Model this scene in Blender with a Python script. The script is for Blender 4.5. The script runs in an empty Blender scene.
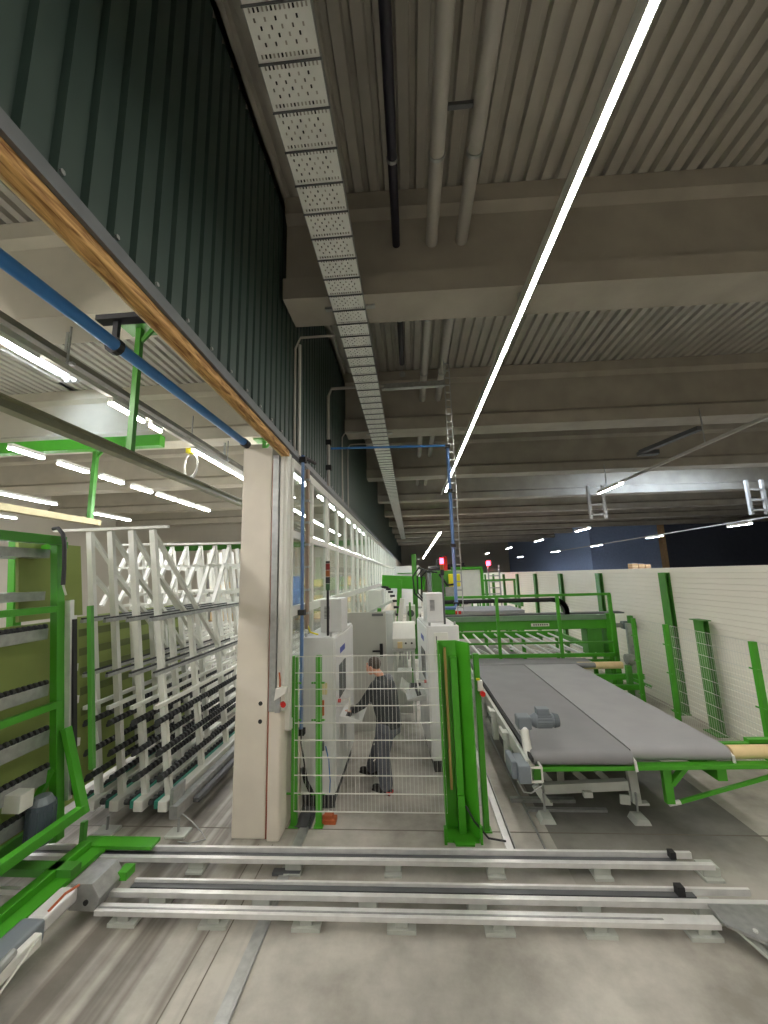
import bpy, bmesh, math, random
from mathutils import Vector, Matrix
random.seed(7)
C = bpy.context.scene.collection
PI = math.pi
V = Vector

# ------------------------------------------------------------------ camera model (also turns a measured pixel into a place)
F, CX, CY, H = 385.0, 384.0, 512.0, 2.9
D_ = V((28, -63, F)).normalized()
v0 = V((-66, 2323, F))
Z_ = (v0 - D_ * v0.dot(D_)).normalized()
X_ = D_.cross(Z_)
if X_.x < 0: X_ = -X_
def AT(px, py, x=None, y=None, z=None):
    c = V((px - CX, CY - py, F))
    d = V((X_.dot(c), D_.dot(c), Z_.dot(c)))
    t = x / d.x if x is not None else (y / d.y if y is not None else (z - H) / d.z)
    p = d * t
    return V((p.x, p.y, p.z + H))

cam_d = bpy.data.cameras.new('camera'); cam = bpy.data.objects.new('camera', cam_d); C.objects.link(cam)
cam_d.sensor_fit = 'VERTICAL'; cam_d.sensor_height = 24.0; cam_d.lens = F / 1024 * 24.0
cam_d.clip_start = 0.05; cam_d.clip_end = 300
# world vectors of camera right / up / back
right = V((X_.x, D_.x, Z_.x)); up = V((X_.y, D_.y, Z_.y)); fwd = V((X_.z, D_.z, Z_.z))
m = Matrix.Identity(4)
for i in range(3):
    m[i][0] = right[i]; m[i][1] = up[i]; m[i][2] = -fwd[i]
m[2][3] = H
cam.matrix_world = m
bpy.context.scene.camera = cam

# ------------------------------------------------------------------ materials
def lin(c):
    return tuple(((v / 255) / 12.92 if v / 255 <= 0.04045 else (((v / 255) + 0.055) / 1.055) ** 2.4) for v in c)
def mat(name, rgb, rough=0.5, metal=0.0, noise=0.08, scale=6.0, bump=0.0, spec=0.5, emit=0.0):
    m = bpy.data.materials.new(name); m.use_nodes = True
    nt = m.node_tree; b = nt.nodes['Principled BSDF']
    r, g, bl = lin(rgb)
    b.inputs['Roughness'].default_value = rough; b.inputs['Metallic'].default_value = metal
    b.inputs['Specular IOR Level'].default_value = spec
    tc = nt.nodes.new('ShaderNodeTexCoord'); n = nt.nodes.new('ShaderNodeTexNoise')
    n.inputs['Scale'].default_value = scale; n.inputs['Detail'].default_value = 5
    nt.links.new(tc.outputs['Object'], n.inputs['Vector'])
    cr = nt.nodes.new('ShaderNodeValToRGB')
    cr.color_ramp.elements[0].position = 0.3; cr.color_ramp.elements[1].position = 0.7
    a, c = 1 - noise, 1 + noise
    cr.color_ramp.elements[0].color = (r * a, g * a, bl * a, 1); cr.color_ramp.elements[1].color = (min(r * c, 1), min(g * c, 1), min(bl * c, 1), 1)
    nt.links.new(n.outputs['Fac'], cr.inputs['Fac']); nt.links.new(cr.outputs['Color'], b.inputs['Base Color'])
    if bump:
        bp = nt.nodes.new('ShaderNodeBump'); bp.inputs['Strength'].default_value = bump; bp.inputs['Distance'].default_value = 0.01
        nt.links.new(n.outputs['Fac'], bp.inputs['Height']); nt.links.new(bp.outputs['Normal'], b.inputs['Normal'])
    if emit:
        b.inputs['Emission Color'].default_value = (r, g, bl, 1); b.inputs['Emission Strength'].default_value = emit
    return m
M = {}
M['green'] = mat('green_paint', (68, 152, 34), 0.38, noise=0.05)
M['dgreen'] = mat('mid_green_paint', (72, 138, 50), 0.45)
M['white'] = mat('white_paint', (216, 216, 208), 0.45, noise=0.04)
M['cabinet'] = mat('cabinet_grey_paint', (212, 213, 211), 0.45, noise=0.03)
M['rackwhite'] = mat('rack_white_paint', (214, 214, 206), 0.45, noise=0.05)
M['cream'] = mat('cream_plaster', (216, 208, 194), 0.7, noise=0.06, scale=2.5, bump=0.1)
M['alu'] = mat('aluminium', (226, 226, 224), 0.38, metal=0.35, noise=0.08, scale=9)
M['steel'] = mat('galvanised_steel', (168, 170, 168), 0.42, metal=0.6, noise=0.14, scale=14)
M['dsteel'] = mat('dark_steel', (96, 98, 100), 0.5, metal=0.4)
M['black'] = mat('black_rubber', (32, 32, 34), 0.6)
M['roller'] = mat('roller_brush_black', (52, 53, 54), 0.7, noise=0.2, scale=40)
M['teal'] = mat('teal_belt', (44, 130, 110), 0.5)
M['olive'] = mat('olive_board', (134, 148, 80), 0.6, noise=0.1, scale=1.5, spec=0.3)
M['motor'] = mat('motor_grey', (112, 120, 126), 0.45, noise=0.06)
M['orange'] = mat('orange_box', (178, 92, 48), 0.6)
M['red'] = mat('red_plastic', (196, 36, 28), 0.4)
M['rust'] = mat('rust_primer', (150, 80, 55), 0.7)
M['yellow'] = mat('yellow_plastic', (226, 214, 40), 0.5)
M['blue'] = mat('blue_pipe_paint', (52, 116, 184), 0.35)
M['lblue'] = mat('pale_blue_pipe', (96, 128, 178), 0.35)
M['tan'] = mat('cardboard_roll', (222, 198, 150), 0.7, noise=0.05)
M['concrete'] = mat('beam_concrete', (164, 158, 146), 0.85, noise=0.12, scale=1.6, bump=0.15)
M['lconcrete'] = mat('light_beam_concrete', (184, 178, 160), 0.85, noise=0.08, scale=1.6, bump=0.1)
M['deck'] = mat('trapezoid_deck', (176, 172, 162), 0.55, noise=0.08, scale=2.0)
M['clad'] = mat('dark_green_cladding', (58, 76, 70), 0.45, noise=0.07, scale=3)
M['flash'] = mat('grey_flashing', (112, 116, 118), 0.45, metal=0.3)
M['pipe'] = mat('grey_pipe', (176, 172, 164), 0.45, noise=0.04)
M['bpipe'] = mat('black_pipe', (38, 36, 46), 0.4)
M['belt_d'] = mat('dark_grey_belt', (132, 132, 134), 0.75, noise=0.06, scale=2.5)
M['belt_l'] = mat('light_grey_belt', (152, 152, 153), 0.75, noise=0.05, scale=2.5)
M['sub'] = mat('pale_grey_frame', (186, 190, 182), 0.5)
M['partition'] = mat('white_sandwich_panel', (236, 232, 220), 0.5, noise=0.02, scale=1)
M['bluewall'] = mat('blue_grey_wall', (140, 160, 198), 0.7)
M['darkwall'] = mat('dark_curtain', (74, 80, 94), 0.9)
M['doorgrey'] = mat('door_grey', (180, 180, 172), 0.45, noise=0.05, scale=2)
M['skin'] = mat('skin', (206, 150, 125), 0.55, noise=0.06, scale=20)
M['hair'] = mat('grey_brown_hair', (74, 66, 60), 0.8, noise=0.3, scale=60)
M['jacket'] = mat('dark_jacket', (56, 60, 62), 0.85, noise=0.15, scale=12)
M['shirt'] = mat('grey_sleeve', (120, 124, 130), 0.85, noise=0.1, scale=12)
M['trouser'] = mat('blue_grey_trousers', (94, 97, 106), 0.85, noise=0.15, scale=12)
M['shoe'] = mat('black_shoe', (40, 38, 38), 0.6)
M['screen'] = mat('dark_screen', (70, 78, 86), 0.2)
M['logo'] = mat('blue_logo', (92, 104, 176), 0.5)
M['ink'] = mat('grey_ink', (70, 74, 70), 0.6)
M['wood'] = mat('pallet_wood', (182, 150, 110), 0.8, noise=0.15, scale=10)
M['farcream'] = mat('far_wall_cream', (200, 194, 178), 0.85, noise=0.05, scale=0.6)
M['glow'] = mat('lamp_diffuser', (255, 250, 242), 0.5, noise=0, emit=42.0)
M['glowfar'] = mat('far_lamp_diffuser', (250, 250, 255), 0.5, noise=0, emit=42.0)
M['redglow'] = mat('red_beacon_glass', (255, 40, 60), 0.3, noise=0, emit=12.0)
M['plank'] = mat('timber_x', (178, 130, 66), 0.75)
def timber():
    m = M['plank']; nt = m.node_tree; b = nt.nodes['Principled BSDF']
    tc = nt.nodes.new('ShaderNodeTexCoord'); mp = nt.nodes.new('ShaderNodeMapping'); mp.inputs['Scale'].default_value = (14, 1.6, 14)
    w = nt.nodes.new('ShaderNodeTexNoise'); w.inputs['Scale'].default_value = 2.2; w.inputs['Detail'].default_value = 7; w.inputs['Distortion'].default_value = 1.2
    cr = nt.nodes.new('ShaderNodeValToRGB')
    cr.color_ramp.elements[0].position = 0.34; cr.color_ramp.elements[0].color = (*lin((122, 78, 34)), 1)
    cr.color_ramp.elements[1].position = 0.62; cr.color_ramp.elements[1].color = (*lin((214, 170, 106)), 1)
    nt.links.new(tc.outputs['Object'], mp.inputs['Vector']); nt.links.new(mp.outputs['Vector'], w.inputs['Vector'])
    nt.links.new(w.outputs['Fac'], cr.inputs['Fac']); nt.links.new(cr.outputs['Color'], b.inputs['Base Color'])
timber()
def glass_mat():
    m = bpy.data.materials.new('window_glass'); m.use_nodes = True; nt = m.node_tree
    for n in list(nt.nodes): nt.nodes.remove(n)
    o = nt.nodes.new('ShaderNodeOutputMaterial'); mx = nt.nodes.new('ShaderNodeMixShader')
    t = nt.nodes.new('ShaderNodeBsdfTransparent'); t.inputs['Color'].default_value = (0.90, 0.94, 0.91, 1)
    g = nt.nodes.new('ShaderNodeBsdfGlossy'); g.inputs['Roughness'].default_value = 0.03
    f = nt.nodes.new('ShaderNodeFresnel'); f.inputs['IOR'].default_value = 1.5
    k = nt.nodes.new('ShaderNodeMath'); k.operation = 'MULTIPLY'; k.inputs[1].default_value = .45; nt.links.new(f.outputs['Fac'], k.inputs[0]); nt.links.new(k.outputs[0], mx.inputs['Fac']); nt.links.new(t.outputs[0], mx.inputs[1]); nt.links.new(g.outputs[0], mx.inputs[2])
    nt.links.new(mx.outputs[0], o.inputs['Surface']); return m
M['glass'] = glass_mat()
def floor_mat():
    m = bpy.data.materials.new('worn_concrete_floor'); m.use_nodes = True; nt = m.node_tree; b = nt.nodes['Principled BSDF']
    N = nt.nodes.new; L = nt.links.new
    tc = N('ShaderNodeTexCoord'); sep = N('ShaderNodeSeparateXYZ'); L(tc.outputs['Object'], sep.inputs[0])
    n1 = N('ShaderNodeTexNoise'); n1.inputs['Scale'].default_value = 1.1; n1.inputs['Detail'].default_value = 8; n1.inputs['Roughness'].default_value = 0.62
    L(tc.outputs['Object'], n1.inputs['Vector'])
    cr = N('ShaderNodeValToRGB'); cr.color_ramp.elements[0].position = 0.32; cr.color_ramp.elements[1].position = 0.62
    cr.color_ramp.elements[0].color = (*lin((134, 130, 121)), 1); cr.color_ramp.elements[1].color = (*lin((188, 184, 174)), 1)
    L(n1.outputs['Fac'], cr.inputs['Fac'])
    # lengthwise worn bands on the truck side
    mp = N('ShaderNodeMapping'); mp.inputs['Scale'].default_value = (4.6, 0.04, 1); L(tc.outputs['Object'], mp.inputs['Vector'])
    n2 = N('ShaderNodeTexNoise'); n2.inputs['Scale'].default_value = 1.0; n2.inputs['Detail'].default_value = 3; L(mp.outputs[0], n2.inputs['Vector'])
    cr2 = N('ShaderNodeValToRGB'); cr2.color_ramp.elements[0].position = 0.42; cr2.color_ramp.elements[1].position = 0.55
    cr2.color_ramp.elements[0].color = (0.42, 0.40, 0.38, 1); cr2.color_ramp.elements[1].color = (1, 1, 1, 1); L(n2.outputs['Fac'], cr2.inputs['Fac'])
    ml = N('ShaderNodeMapRange'); ml.inputs[1].default_value = -1.2; ml.inputs[2].default_value = -1.9; L(sep.outputs['X'], ml.inputs[0])
    mx = N('ShaderNodeMixRGB'); mx.blend_type = 'MULTIPLY'; L(ml.outputs[0], mx.inputs['Fac']); L(cr.outputs[0], mx.inputs[1]); L(cr2.outputs[0], mx.inputs[2])
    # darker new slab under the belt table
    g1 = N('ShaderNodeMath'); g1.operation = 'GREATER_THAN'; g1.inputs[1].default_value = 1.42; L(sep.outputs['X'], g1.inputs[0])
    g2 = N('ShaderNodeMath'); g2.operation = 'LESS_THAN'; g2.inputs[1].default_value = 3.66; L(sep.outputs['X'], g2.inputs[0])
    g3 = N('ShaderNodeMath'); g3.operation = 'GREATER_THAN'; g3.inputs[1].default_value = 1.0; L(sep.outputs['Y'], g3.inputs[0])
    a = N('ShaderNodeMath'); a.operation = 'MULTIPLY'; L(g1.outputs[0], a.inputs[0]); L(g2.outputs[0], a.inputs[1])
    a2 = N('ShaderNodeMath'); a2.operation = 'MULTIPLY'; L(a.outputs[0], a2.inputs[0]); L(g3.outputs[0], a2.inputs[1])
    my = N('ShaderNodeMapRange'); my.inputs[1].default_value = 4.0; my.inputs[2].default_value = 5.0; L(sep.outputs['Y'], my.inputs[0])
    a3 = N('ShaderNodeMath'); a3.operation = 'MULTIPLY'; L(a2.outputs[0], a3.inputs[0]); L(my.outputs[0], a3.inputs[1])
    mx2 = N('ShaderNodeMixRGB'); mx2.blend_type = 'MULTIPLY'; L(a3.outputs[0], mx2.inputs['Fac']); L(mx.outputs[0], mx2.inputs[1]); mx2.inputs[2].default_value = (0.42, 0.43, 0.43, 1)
    L(mx2.outputs[0], b.inputs['Base Color'])
    n3 = N('ShaderNodeTexNoise'); n3.inputs['Scale'].default_value = 3; n3.inputs['Detail'].default_value = 6; L(tc.outputs['Object'], n3.inputs['Vector'])
    mr = N('ShaderNodeMapRange'); mr.inputs[3].default_value = 0.42; mr.inputs[4].default_value = 0.75; L(n3.outputs['Fac'], mr.inputs[0]); L(mr.outputs[0], b.inputs['Roughness'])
    bp = N('ShaderNodeBump'); bp.inputs['Strength'].default_value = 0.06; L(n3.outputs['Fac'], bp.inputs['Height']); L(bp.outputs[0], b.inputs['Normal'])
    return m
M['floor'] = floor_mat(); M['groove'] = mat('floor_groove', (112, 106, 96), .8)

# ------------------------------------------------------------------ mesh helpers
BASE = {}
class MB:
    def __init__(s): s.v = []; s.f = []
    def add(s, vs, fs):
        o = len(s.v); s.v += [tuple(v) for v in vs]; s.f += [tuple(i + o for i in f) for f in fs]; return s
    def box(s, x0, x1, y0, y1, z0, z1):
        vs = [(x, y, z) for x in (x0, x1) for y in (y0, y1) for z in (z0, z1)]
        return s.add(vs, [(0, 1, 3, 2), (4, 6, 7, 5), (0, 4, 5, 1), (2, 3, 7, 6), (0, 2, 6, 4), (1, 5, 7, 3)])
    def cbox(s, c, sx, sy, sz): return s.box(c[0] - sx / 2, c[0] + sx / 2, c[1] - sy / 2, c[1] + sy / 2, c[2] - sz / 2, c[2] + sz / 2)
    def bar(s, a, b, w, h, upv=(0, 0, 1)):
        a, b = V(a), V(b); d = (b - a).normalized(); u = V(upv)
        if abs(d.dot(u)) > 0.98: u = V((0, 1, 0))
        r = d.cross(u).normalized(); u = r.cross(d)
        vs = [p + r * (i * w / 2) + u * (j * h / 2) for p in (a, b) for i, j in ((-1, -1), (1, -1), (1, 1), (-1, 1))]
        return s.add(vs, [(3, 2, 1, 0), (4, 5, 6, 7), (0, 1, 5, 4), (1, 2, 6, 5), (2, 3, 7, 6), (3, 0, 4, 7)])
    def tube(s, pts, r, n=10, cap=True):
        pts = [V(p) for p in pts]; rs = r if isinstance(r, (list, tuple)) else [r] * len(pts)
        o = len(s.v); ref = None; vs = []
        for i, p in enumerate(pts):
            d = (pts[min(i + 1, len(pts) - 1)] - pts[max(i - 1, 0)]).normalized()
            if ref is None: ref = V((0, 0, 1)) if abs(d.z) < 0.9 else V((1, 0, 0))
            a = d.cross(ref)
            if a.length < 1e-4: a = d.cross(V((0, 1, 0)))
            a.normalize(); b = a.cross(d).normalized(); ref = b
            for k in range(n):
                t = 2 * PI * k / n; vs.append(p + (a * math.cos(t) + b * math.sin(t)) * rs[i])
        fs = []
        for i in range(len(pts) - 1):
            for k in range(n):
                k2 = (k + 1) % n; fs.append((i * n + k, i * n + k2, (i + 1) * n + k2, (i + 1) * n + k))
        if cap: fs.append(tuple(range(n - 1, -1, -1))); fs.append(tuple((len(pts) - 1) * n + k for k in range(n)))
        return s.add(vs, fs)
    def prism(s, prof, axis, a, b, closed=True):
        # prof: 2D list; axis x: (y,z) extruded in x; axis y: (x,z) extruded in y; axis z: (x,y)
        def mk(p, t): return {'x': (t, p[0], p[1]), 'y': (p[0], t, p[1]), 'z': (p[0], p[1], t)}[axis]
        n = len(prof); vs = [mk(p, a) for p in prof] + [mk(p, b) for p in prof]
        fs = [(i, (i + 1) % n, (i + 1) % n + n, i + n) for i in range(n if closed else n - 1)]
        if closed: fs += [tuple(range(n - 1, -1, -1)), tuple(range(n, 2 * n))]
        return s.add(vs, fs)
    def ell(s, c, rx, ry, rz, n=16, m=10):
        vs = []; fs = []
        for i in range(m + 1):
            t = PI * i / m
            for k in range(n):
                p = 2 * PI * k / n
                vs.append((c[0] + rx * math.sin(t) * math.cos(p), c[1] + ry * math.sin(t) * math.sin(p), c[2] + rz * math.cos(t)))
        for i in range(m):
            for k in range(n):
                k2 = (k + 1) % n; fs.append((i * n + k, (i + 1) * n + k, (i + 1) * n + k2, i * n + k2))
        return s.add(vs, fs)
    def rings(s, rings, n=14):
        # rings: (center, axis_a, ra, axis_b, rb)
        vs = []
        for c, a, ra, b, rb in rings:
            for k in range(n):
                t = 2 * PI * k / n; vs.append(V(c) + V(a) * (ra * math.cos(t)) + V(b) * (rb * math.sin(t)))
        fs = [(i * n + k, i * n + (k + 1) % n, (i + 1) * n + (k + 1) % n, (i + 1) * n + k) for i in range(len(rings) - 1) for k in range(n)]
        fs += [tuple(range(n - 1, -1, -1)), tuple((len(rings) - 1) * n + k for k in range(n))]
        return s.add(vs, fs)
    def build(s, name, material, parent=None, bev=0, smooth=False, remesh=0, sm=0):
        bs = BASE.get(parent.name, V((0, 0, 0))) if parent is not None else V((0, 0, 0))
        me = bpy.data.meshes.new(name); me.from_pydata([tuple(V(v) - bs) for v in s.v], [], s.f); me.update()
        bm = bmesh.new(); bm.from_mesh(me)
        bmesh.ops.remove_doubles(bm, verts=bm.verts, dist=1e-6)
        bmesh.ops.recalc_face_normals(bm, faces=bm.faces); bm.to_mesh(me); bm.free()
        if isinstance(material, str): material = M[material]
        me.materials.append(material)
        o = bpy.data.objects.new(name, me); C.objects.link(o)
        if parent is not None:
            o.parent = parent; BASE[o.name] = bs
        if remesh:
            r = o.modifiers.new('r', 'REMESH'); r.mode = 'VOXEL'; r.voxel_size = remesh; r.use_smooth_shade = True
            if sm:
                k = o.modifiers.new('s', 'SMOOTH'); k.iterations = sm; k.factor = 0.5
        if bev:
            b = o.modifiers.new('b', 'BEVEL'); b.width = bev; b.segments = 2; b.limit_method = 'ANGLE'
        if smooth:
            for p in me.polygons: p.use_smooth = True
            me.set_sharp_from_angle(angle=math.radians(38))
        return o
def tag(o, label=None, cat=None, group=None, kind=None):
    if label: o['label'] = label
    if cat: o['category'] = cat
    if group: o['group'] = group
    if kind: o['kind'] = kind
    return o
def thing(name, loc, label, cat, group=None, kind=None):
    """an Empty at the thing's base; parts are modelled in world measures and hang from it"""
    o = bpy.data.objects.new(name, None); C.objects.link(o); o.location = loc; BASE[o.name] = V(loc); o.empty_display_size = 0.1
    return tag(o, label, cat, group, kind)
def copy_tree(o, parent=None):
    c = o.copy(); C.objects.link(c)
    if parent is not None: c.parent = parent
    for ch in list(o.children): copy_tree(ch, c)
    return c
def struct(name, mb, material, label, cat, **k):
    o = mb.build(name, material, **k); return tag(o, label, cat, kind='structure')
def moved(o, dx=0, dy=0, dz=0, label=None):
    c = copy_tree(o); c.location = V(o.location) + V((dx, dy, dz))
    if label: c['label'] = label
    return c

WX = -1.55                      # plane of the glazed dividing wall
DECK = 7.85
BEAMS = [4.2 + 4.5 * k for k in range(-2, 10)]
RX, LX = 30.0, -18.0
# ================================================================== SHELL
struct('floor', MB().box(LX, RX, -6, 60, -0.2, 0), 'floor', 'worn grey beige concrete hall floor', 'floor')
def deck_profile(x0, x1):
    pr = []; x = x0
    while x < x1:
        pr += [(x, DECK), (x + .105, DECK), (x + .125, DECK + .07), (x + .18, DECK + .07)]; x += .2
    pr.append((x1, DECK))
    return pr + [(x1, DECK + .16), (x0, DECK + .16)]
def deck(name, x0, x1, y0, y1, label, k=0): 
    return struct(name, MB().prism(deck_profile(x0, x1), 'y', y0, y1), 'deck', label, 'ceiling')
SKR = (9.0, 13.4, 13.9, 16.4)   # roof opening over the far bay
deck('ceiling', WX, 9.0, -6, 60, 'ribbed trapezoidal metal roof deck over the main hall', 1)
deck('ceiling.001', 9.0, 13.4, -6, SKR[1 + 1], 'ribbed metal roof deck before the roof light')
deck('ceiling.002', 9.0, 13.4, SKR[3], 60, 'ribbed metal roof deck past the roof light')
deck('ceiling.003', 13.4, RX, -6, 60, 'ribbed metal roof deck over the far side of the main hall')
deck('ceiling.004', LX, -8.6, -6, 40, 'ribbed metal roof deck over the outer side of the neighbouring bay')
deck('ceiling.005', -7.6, WX, -6, 40, 'ribbed metal roof deck over the glass racks')
deck('ceiling.006', -8.6, -7.6, -6, 6.6, 'ribbed metal roof deck strip before the small roof light')
deck('ceiling.007', -8.6, -7.6, 8.3, 40, 'ribbed metal roof deck strip past the small roof light')
for i, (x0, x1, y0, y1) in enumerate(((9.0, 13.4, 13.9, 16.4), (-8.6, -7.6, 6.6, 8.3))):
    m_ = MB(); h = DECK + .16
    for a in ((x0, x0 + .05, y0, y1), (x1 - .05, x1, y0, y1), (x0, x1, y0, y0 + .05), (x0, x1, y1 - .05, y1)): m_.box(a[0], a[1], a[2], a[3], h, h + .5)
    struct('trim_%d' % (i + 1), m_, 'partition', 'pale upstand around a roof light', 'roof light frame')
def beam_profile(y): return [(y, 6.33), (y + .55, 6.33), (y + .55, 6.62), (y + .42, 6.72), (y + .42, 7.5), (y + .5, 7.6), (y + .5, DECK), (y + .03, DECK), (y + .03, 7.6), (y + .12, 7.5), (y + .12, 6.72), (y, 6.62)]
nth = ['overhead behind the viewer', 'just behind the viewer', 'first in view', 'second in view', 'third in view', 'fourth in view', 'fifth in view', 'sixth in view', 'seventh in view', 'eighth in view', 'ninth in view', 'last in view']
def skew(o, k=.026):
    for v in o.data.vertices: v.co.y += (v.co.x - WX) * k
for i, y in enumerate(BEAMS):
    skew_o = struct('trim_%d' % (10 + i), MB().prism(beam_profile(y), 'x', WX + .08, RX), 'concrete', 'concrete roof beam across the main hall, ' + nth[i], 'roof beam'); skew(skew_o)
    if y < 32: struct('trim_%d' % (40 + i), MB().prism(beam_profile(y), 'x', LX, WX - .2), 'lconcrete', 'pale concrete roof beam over the neighbouring bay, ' + nth[i], 'roof beam')
# walls
struct('wall_right', MB().box(RX, RX + .2, -6, 60, 0, 9), 'darkwall', 'dark outer wall', 'wall')
struct('wall_front', MB().box(LX, RX, -6.2, -6, 0, 9), 'farcream', 'pale end wall behind the viewer', 'wall')
struct('wall_left', MB().box(LX - .2, LX, -6, 60, 0, 9), 'farcream', 'cream outer wall of the neighbouring bay', 'wall')
mb = MB().box(WX, 15.0, 60, 60.2, 0, 9)
struct('wall_back', mb, 'farcream', 'pale far end wall of the main hall', 'wall')
bx = AT(660, 550, y=33).x
struct('wall_back_blue', MB().box(15.0, bx, 33, 33.2, 0, 9).box(14.8, 15.0, 33, 60, 0, 9), 'bluewall', 'blue grey wall beyond the white partition', 'wall')
struct('wall_back_dark', MB().box(bx + .25, RX, 32.6, 32.8, 0, 9), 'darkwall', 'dark hanging curtain wall beside the blue wall', 'wall')
struct('trim_5', MB().box(bx, bx + .25, 32.5, 33.2, 0, 9), 'wood', 'brown post between blue wall and dark wall', 'post')
struct('wall_back_cream', MB().box(LX, WX - .2, 26, 26.2, 0, 9), 'farcream', 'cream far wall behind the glass racks', 'wall')
struct('trim_6', MB().box(LX, WX - .2, 25.85, 26, 5.0, 5.35), 'dgreen', 'green band along the cream far wall', 'trim')
def rise(o, zmax=4.75):
    for v in o.data.vertices:
        if v.co.z < zmax and v.co.y < 4.8: v.co.z += (4.8 - v.co.y) * .026
# dark cladding over the glazing: ribs
def clad_profile(y0, y1, p=.17):
    pr = []; y = y0
    while y < y1:
        pr += [(WX, y), (WX, y + .115), (WX - .035, y + .128), (WX - .035, y + .157)]; y += p
    pr.append((WX, y1)); return pr + [(WX - .12, y1), (WX - .12, y0)]
o_ = struct('wall_upper', MB().prism(clad_profile(-1.0, 60), 'z', 4.62, DECK), 'clad', 'dark green ribbed metal cladding above the glazing', 'wall'); rise(o_)
m_ = MB()
for k in range(60): 
    y = 1.0 + k * .17 * 2 + .057; m_.tube([(WX, y, 4.70), (WX + .012, y, 4.70)], .014, 6)
rise(struct('trim_7', m_, 'steel', 'row of screws at the foot of the dark cladding', 'screws'))
o_ = struct('trim_8', MB().prism([(WX - .12, 4.555), (WX + .03, 4.555), (WX + .03, 4.64), (WX + .01, 4.64), (WX + .01, 4.575), (WX - .12, 4.575)], 'y', -1, 4.8).prism([(WX - .12, 4.555), (WX + .03, 4.555), (WX + .03, 4.64), (WX + .01, 4.64), (WX + .01, 4.575), (WX - .12, 4.575)], 'y', 4.8, 60), 'flash', 'grey folded metal flashing below the dark cladding', 'flashing'); rise(o_)
tb = tag(MB().box(WX - .075, WX + .005, -1, 4.78, 4.48, 4.555).build('timber_beam', 'plank', bev=.006), 'raw knotty timber beam under the dark cladding', 'beam')
tag(MB().box(WX - .088, WX - .076, -1, 4.78, 4.47, 4.56).build('timber_batten', 'tan', bev=.003), 'thin pale batten edging the knotty timber beam', 'batten')
for o_ in C.objects:
    if o_.name in ('timber_beam', 'timber_batten'): rise(o_)

# column at the end of the glazed wall
c = thing('trim_20', (-1.97, 4.95, 0), 'tall cream concrete column between racks and glazing', 'column', kind='structure')
MB().box(-2.17, -1.775, 4.78, 5.2, 0, 4.62).build('shaft', 'cream', c, bev=.012)
m_ = MB()
for z in (1.37, 1.57): m_.tube([(-1.86, 4.775, z - .13), (-1.86, 4.83, z - .13)], .025, 12)
m_.build('fixing_hole', 'black', c)
MB().box(-1.80, -1.755, 4.79, 4.99, 0, 4.45).build('primer_strip', 'rust', c)
# base panel at the end of the glazing
struct('trim_21', MB().prism([(-1.745, 4.74), (-1.61, 4.74), (-1.60, 4.76), (-1.60, 5.2), (-1.745, 5.2)], 'z', 0, 1.36), 'cream', 'cream base casing at the end of the glazed wall', 'casing', bev=.01)
struct('trim_22', MB().box(-1.75, -1.67, 4.74, 4.84, 1.36, 4.5), 'steel', 'grey steel end channel of the glazed wall', 'channel', bev=.004)
struct('trim_23', MB().box(-1.66, -1.56, 4.76, 4.92, 1.36, 4.55).box(-1.63, -1.60, 4.745, 4.76, 1.36, 4.5), 'white', 'white end post of the glazed wall', 'post', bev=.006)
# windows
NB = 32; BW = 1.06
for i in range(NB):
    y0 = 4.93 + i * BW; y1 = y0 + BW
    w = thing('window_%d' % (i + 1), (WX, y0, 0), 'glazed bay with two white transoms, bay %d from the cream column' % (i + 1), 'window', kind='structure')
    f = MB()
    f.box(WX - .06, WX + .01, y0 - .04, y0 + .04, 1.1, 4.5)
    if i % 3 == 2: f.box(WX - .06, WX + .02, y0 + .09, y0 + .13, 1.1, 4.5)
    for z, h_ in ((4.44, .06), (3.48, .045), (2.48, .06), (1.15, .06)): f.box(WX - .055, WX + .015, y0, y1, z - h_, z + h_)
    f.build('window_frame', 'white', w)
    MB().box(WX - .025, WX - .017, y0 + .04, y1, 1.1, 4.44).build('glass_pane', 'glass', w)
struct('wall_base', MB().box(WX - .1, WX + .02, 5.3, 4.93 + NB * BW, 0, 1.1), 'cream', 'cream low base wall beneath the glazing', 'wall')
struct('wall_end', MB().box(WX - .1, WX + .02, 4.93 + NB * BW, 60, 0, 4.56), 'cream', 'cream wall past the last glazed bay', 'wall')
# wall on floor of far cream section + partition on the right
PX = 5.42
pr = []; z = 0.0
while z < 2.84:
    pr += [(PX, z), (PX, z + .085), (PX + .012, z + .092), (PX + .012, z + .1)]; z += .1
pr += [(PX, 2.86), (PX + .1, 2.86), (PX + .1, 0)]
struct('wall_partition', MB().prism(pr, 'y', 2.0, 45), 'partition', 'white partition of grooved sandwich panels', 'wall')
cols = [8.75 + 2.93 * k for k in range(9)] + [5.8]
for i, y in enumerate(cols):
    t = thing('green_column', (PX - .1, y, 0), 'green steel post on the white partition, ' + (['first with full height in view', 'second from the near end', 'third from the near end', 'fourth from the near end', 'fifth from the near end', 'sixth from the near end', 'seventh from the near end', 'eighth from the near end', 'ninth from the near end', 'past the picture edge'][i]), 'post', 'green posts along the white partition') if i < 9 else None
    if t is None: continue
    MB().box(PX - .10, PX - .09, y - .12, y + .12, 0, 2.8).box(PX - .016, PX - .003, y - .12, y + .12, 0, 2.8).box(PX - .09, PX - .016, y - .006, y + .006, 0, 2.8).build('shaft', 'dgreen', t)
    MB().box(PX - .2, PX - .004, y - .16, y + .16, 0, .015).build('foot_plate', 'dgreen', t)
t = thing('green_column', (5.25, 7.7, 0), 'short wide green steel post before the white partition, nearest the picture edge', 'post')
MB().box(5.20, 5.21, 7.58, 7.82, 0, 1.93).box(5.29, 5.30, 7.58, 7.82, 0, 1.93).box(5.21, 5.29, 7.694, 7.706, 0, 1.93).build('shaft', 'dgreen', t)
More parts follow.
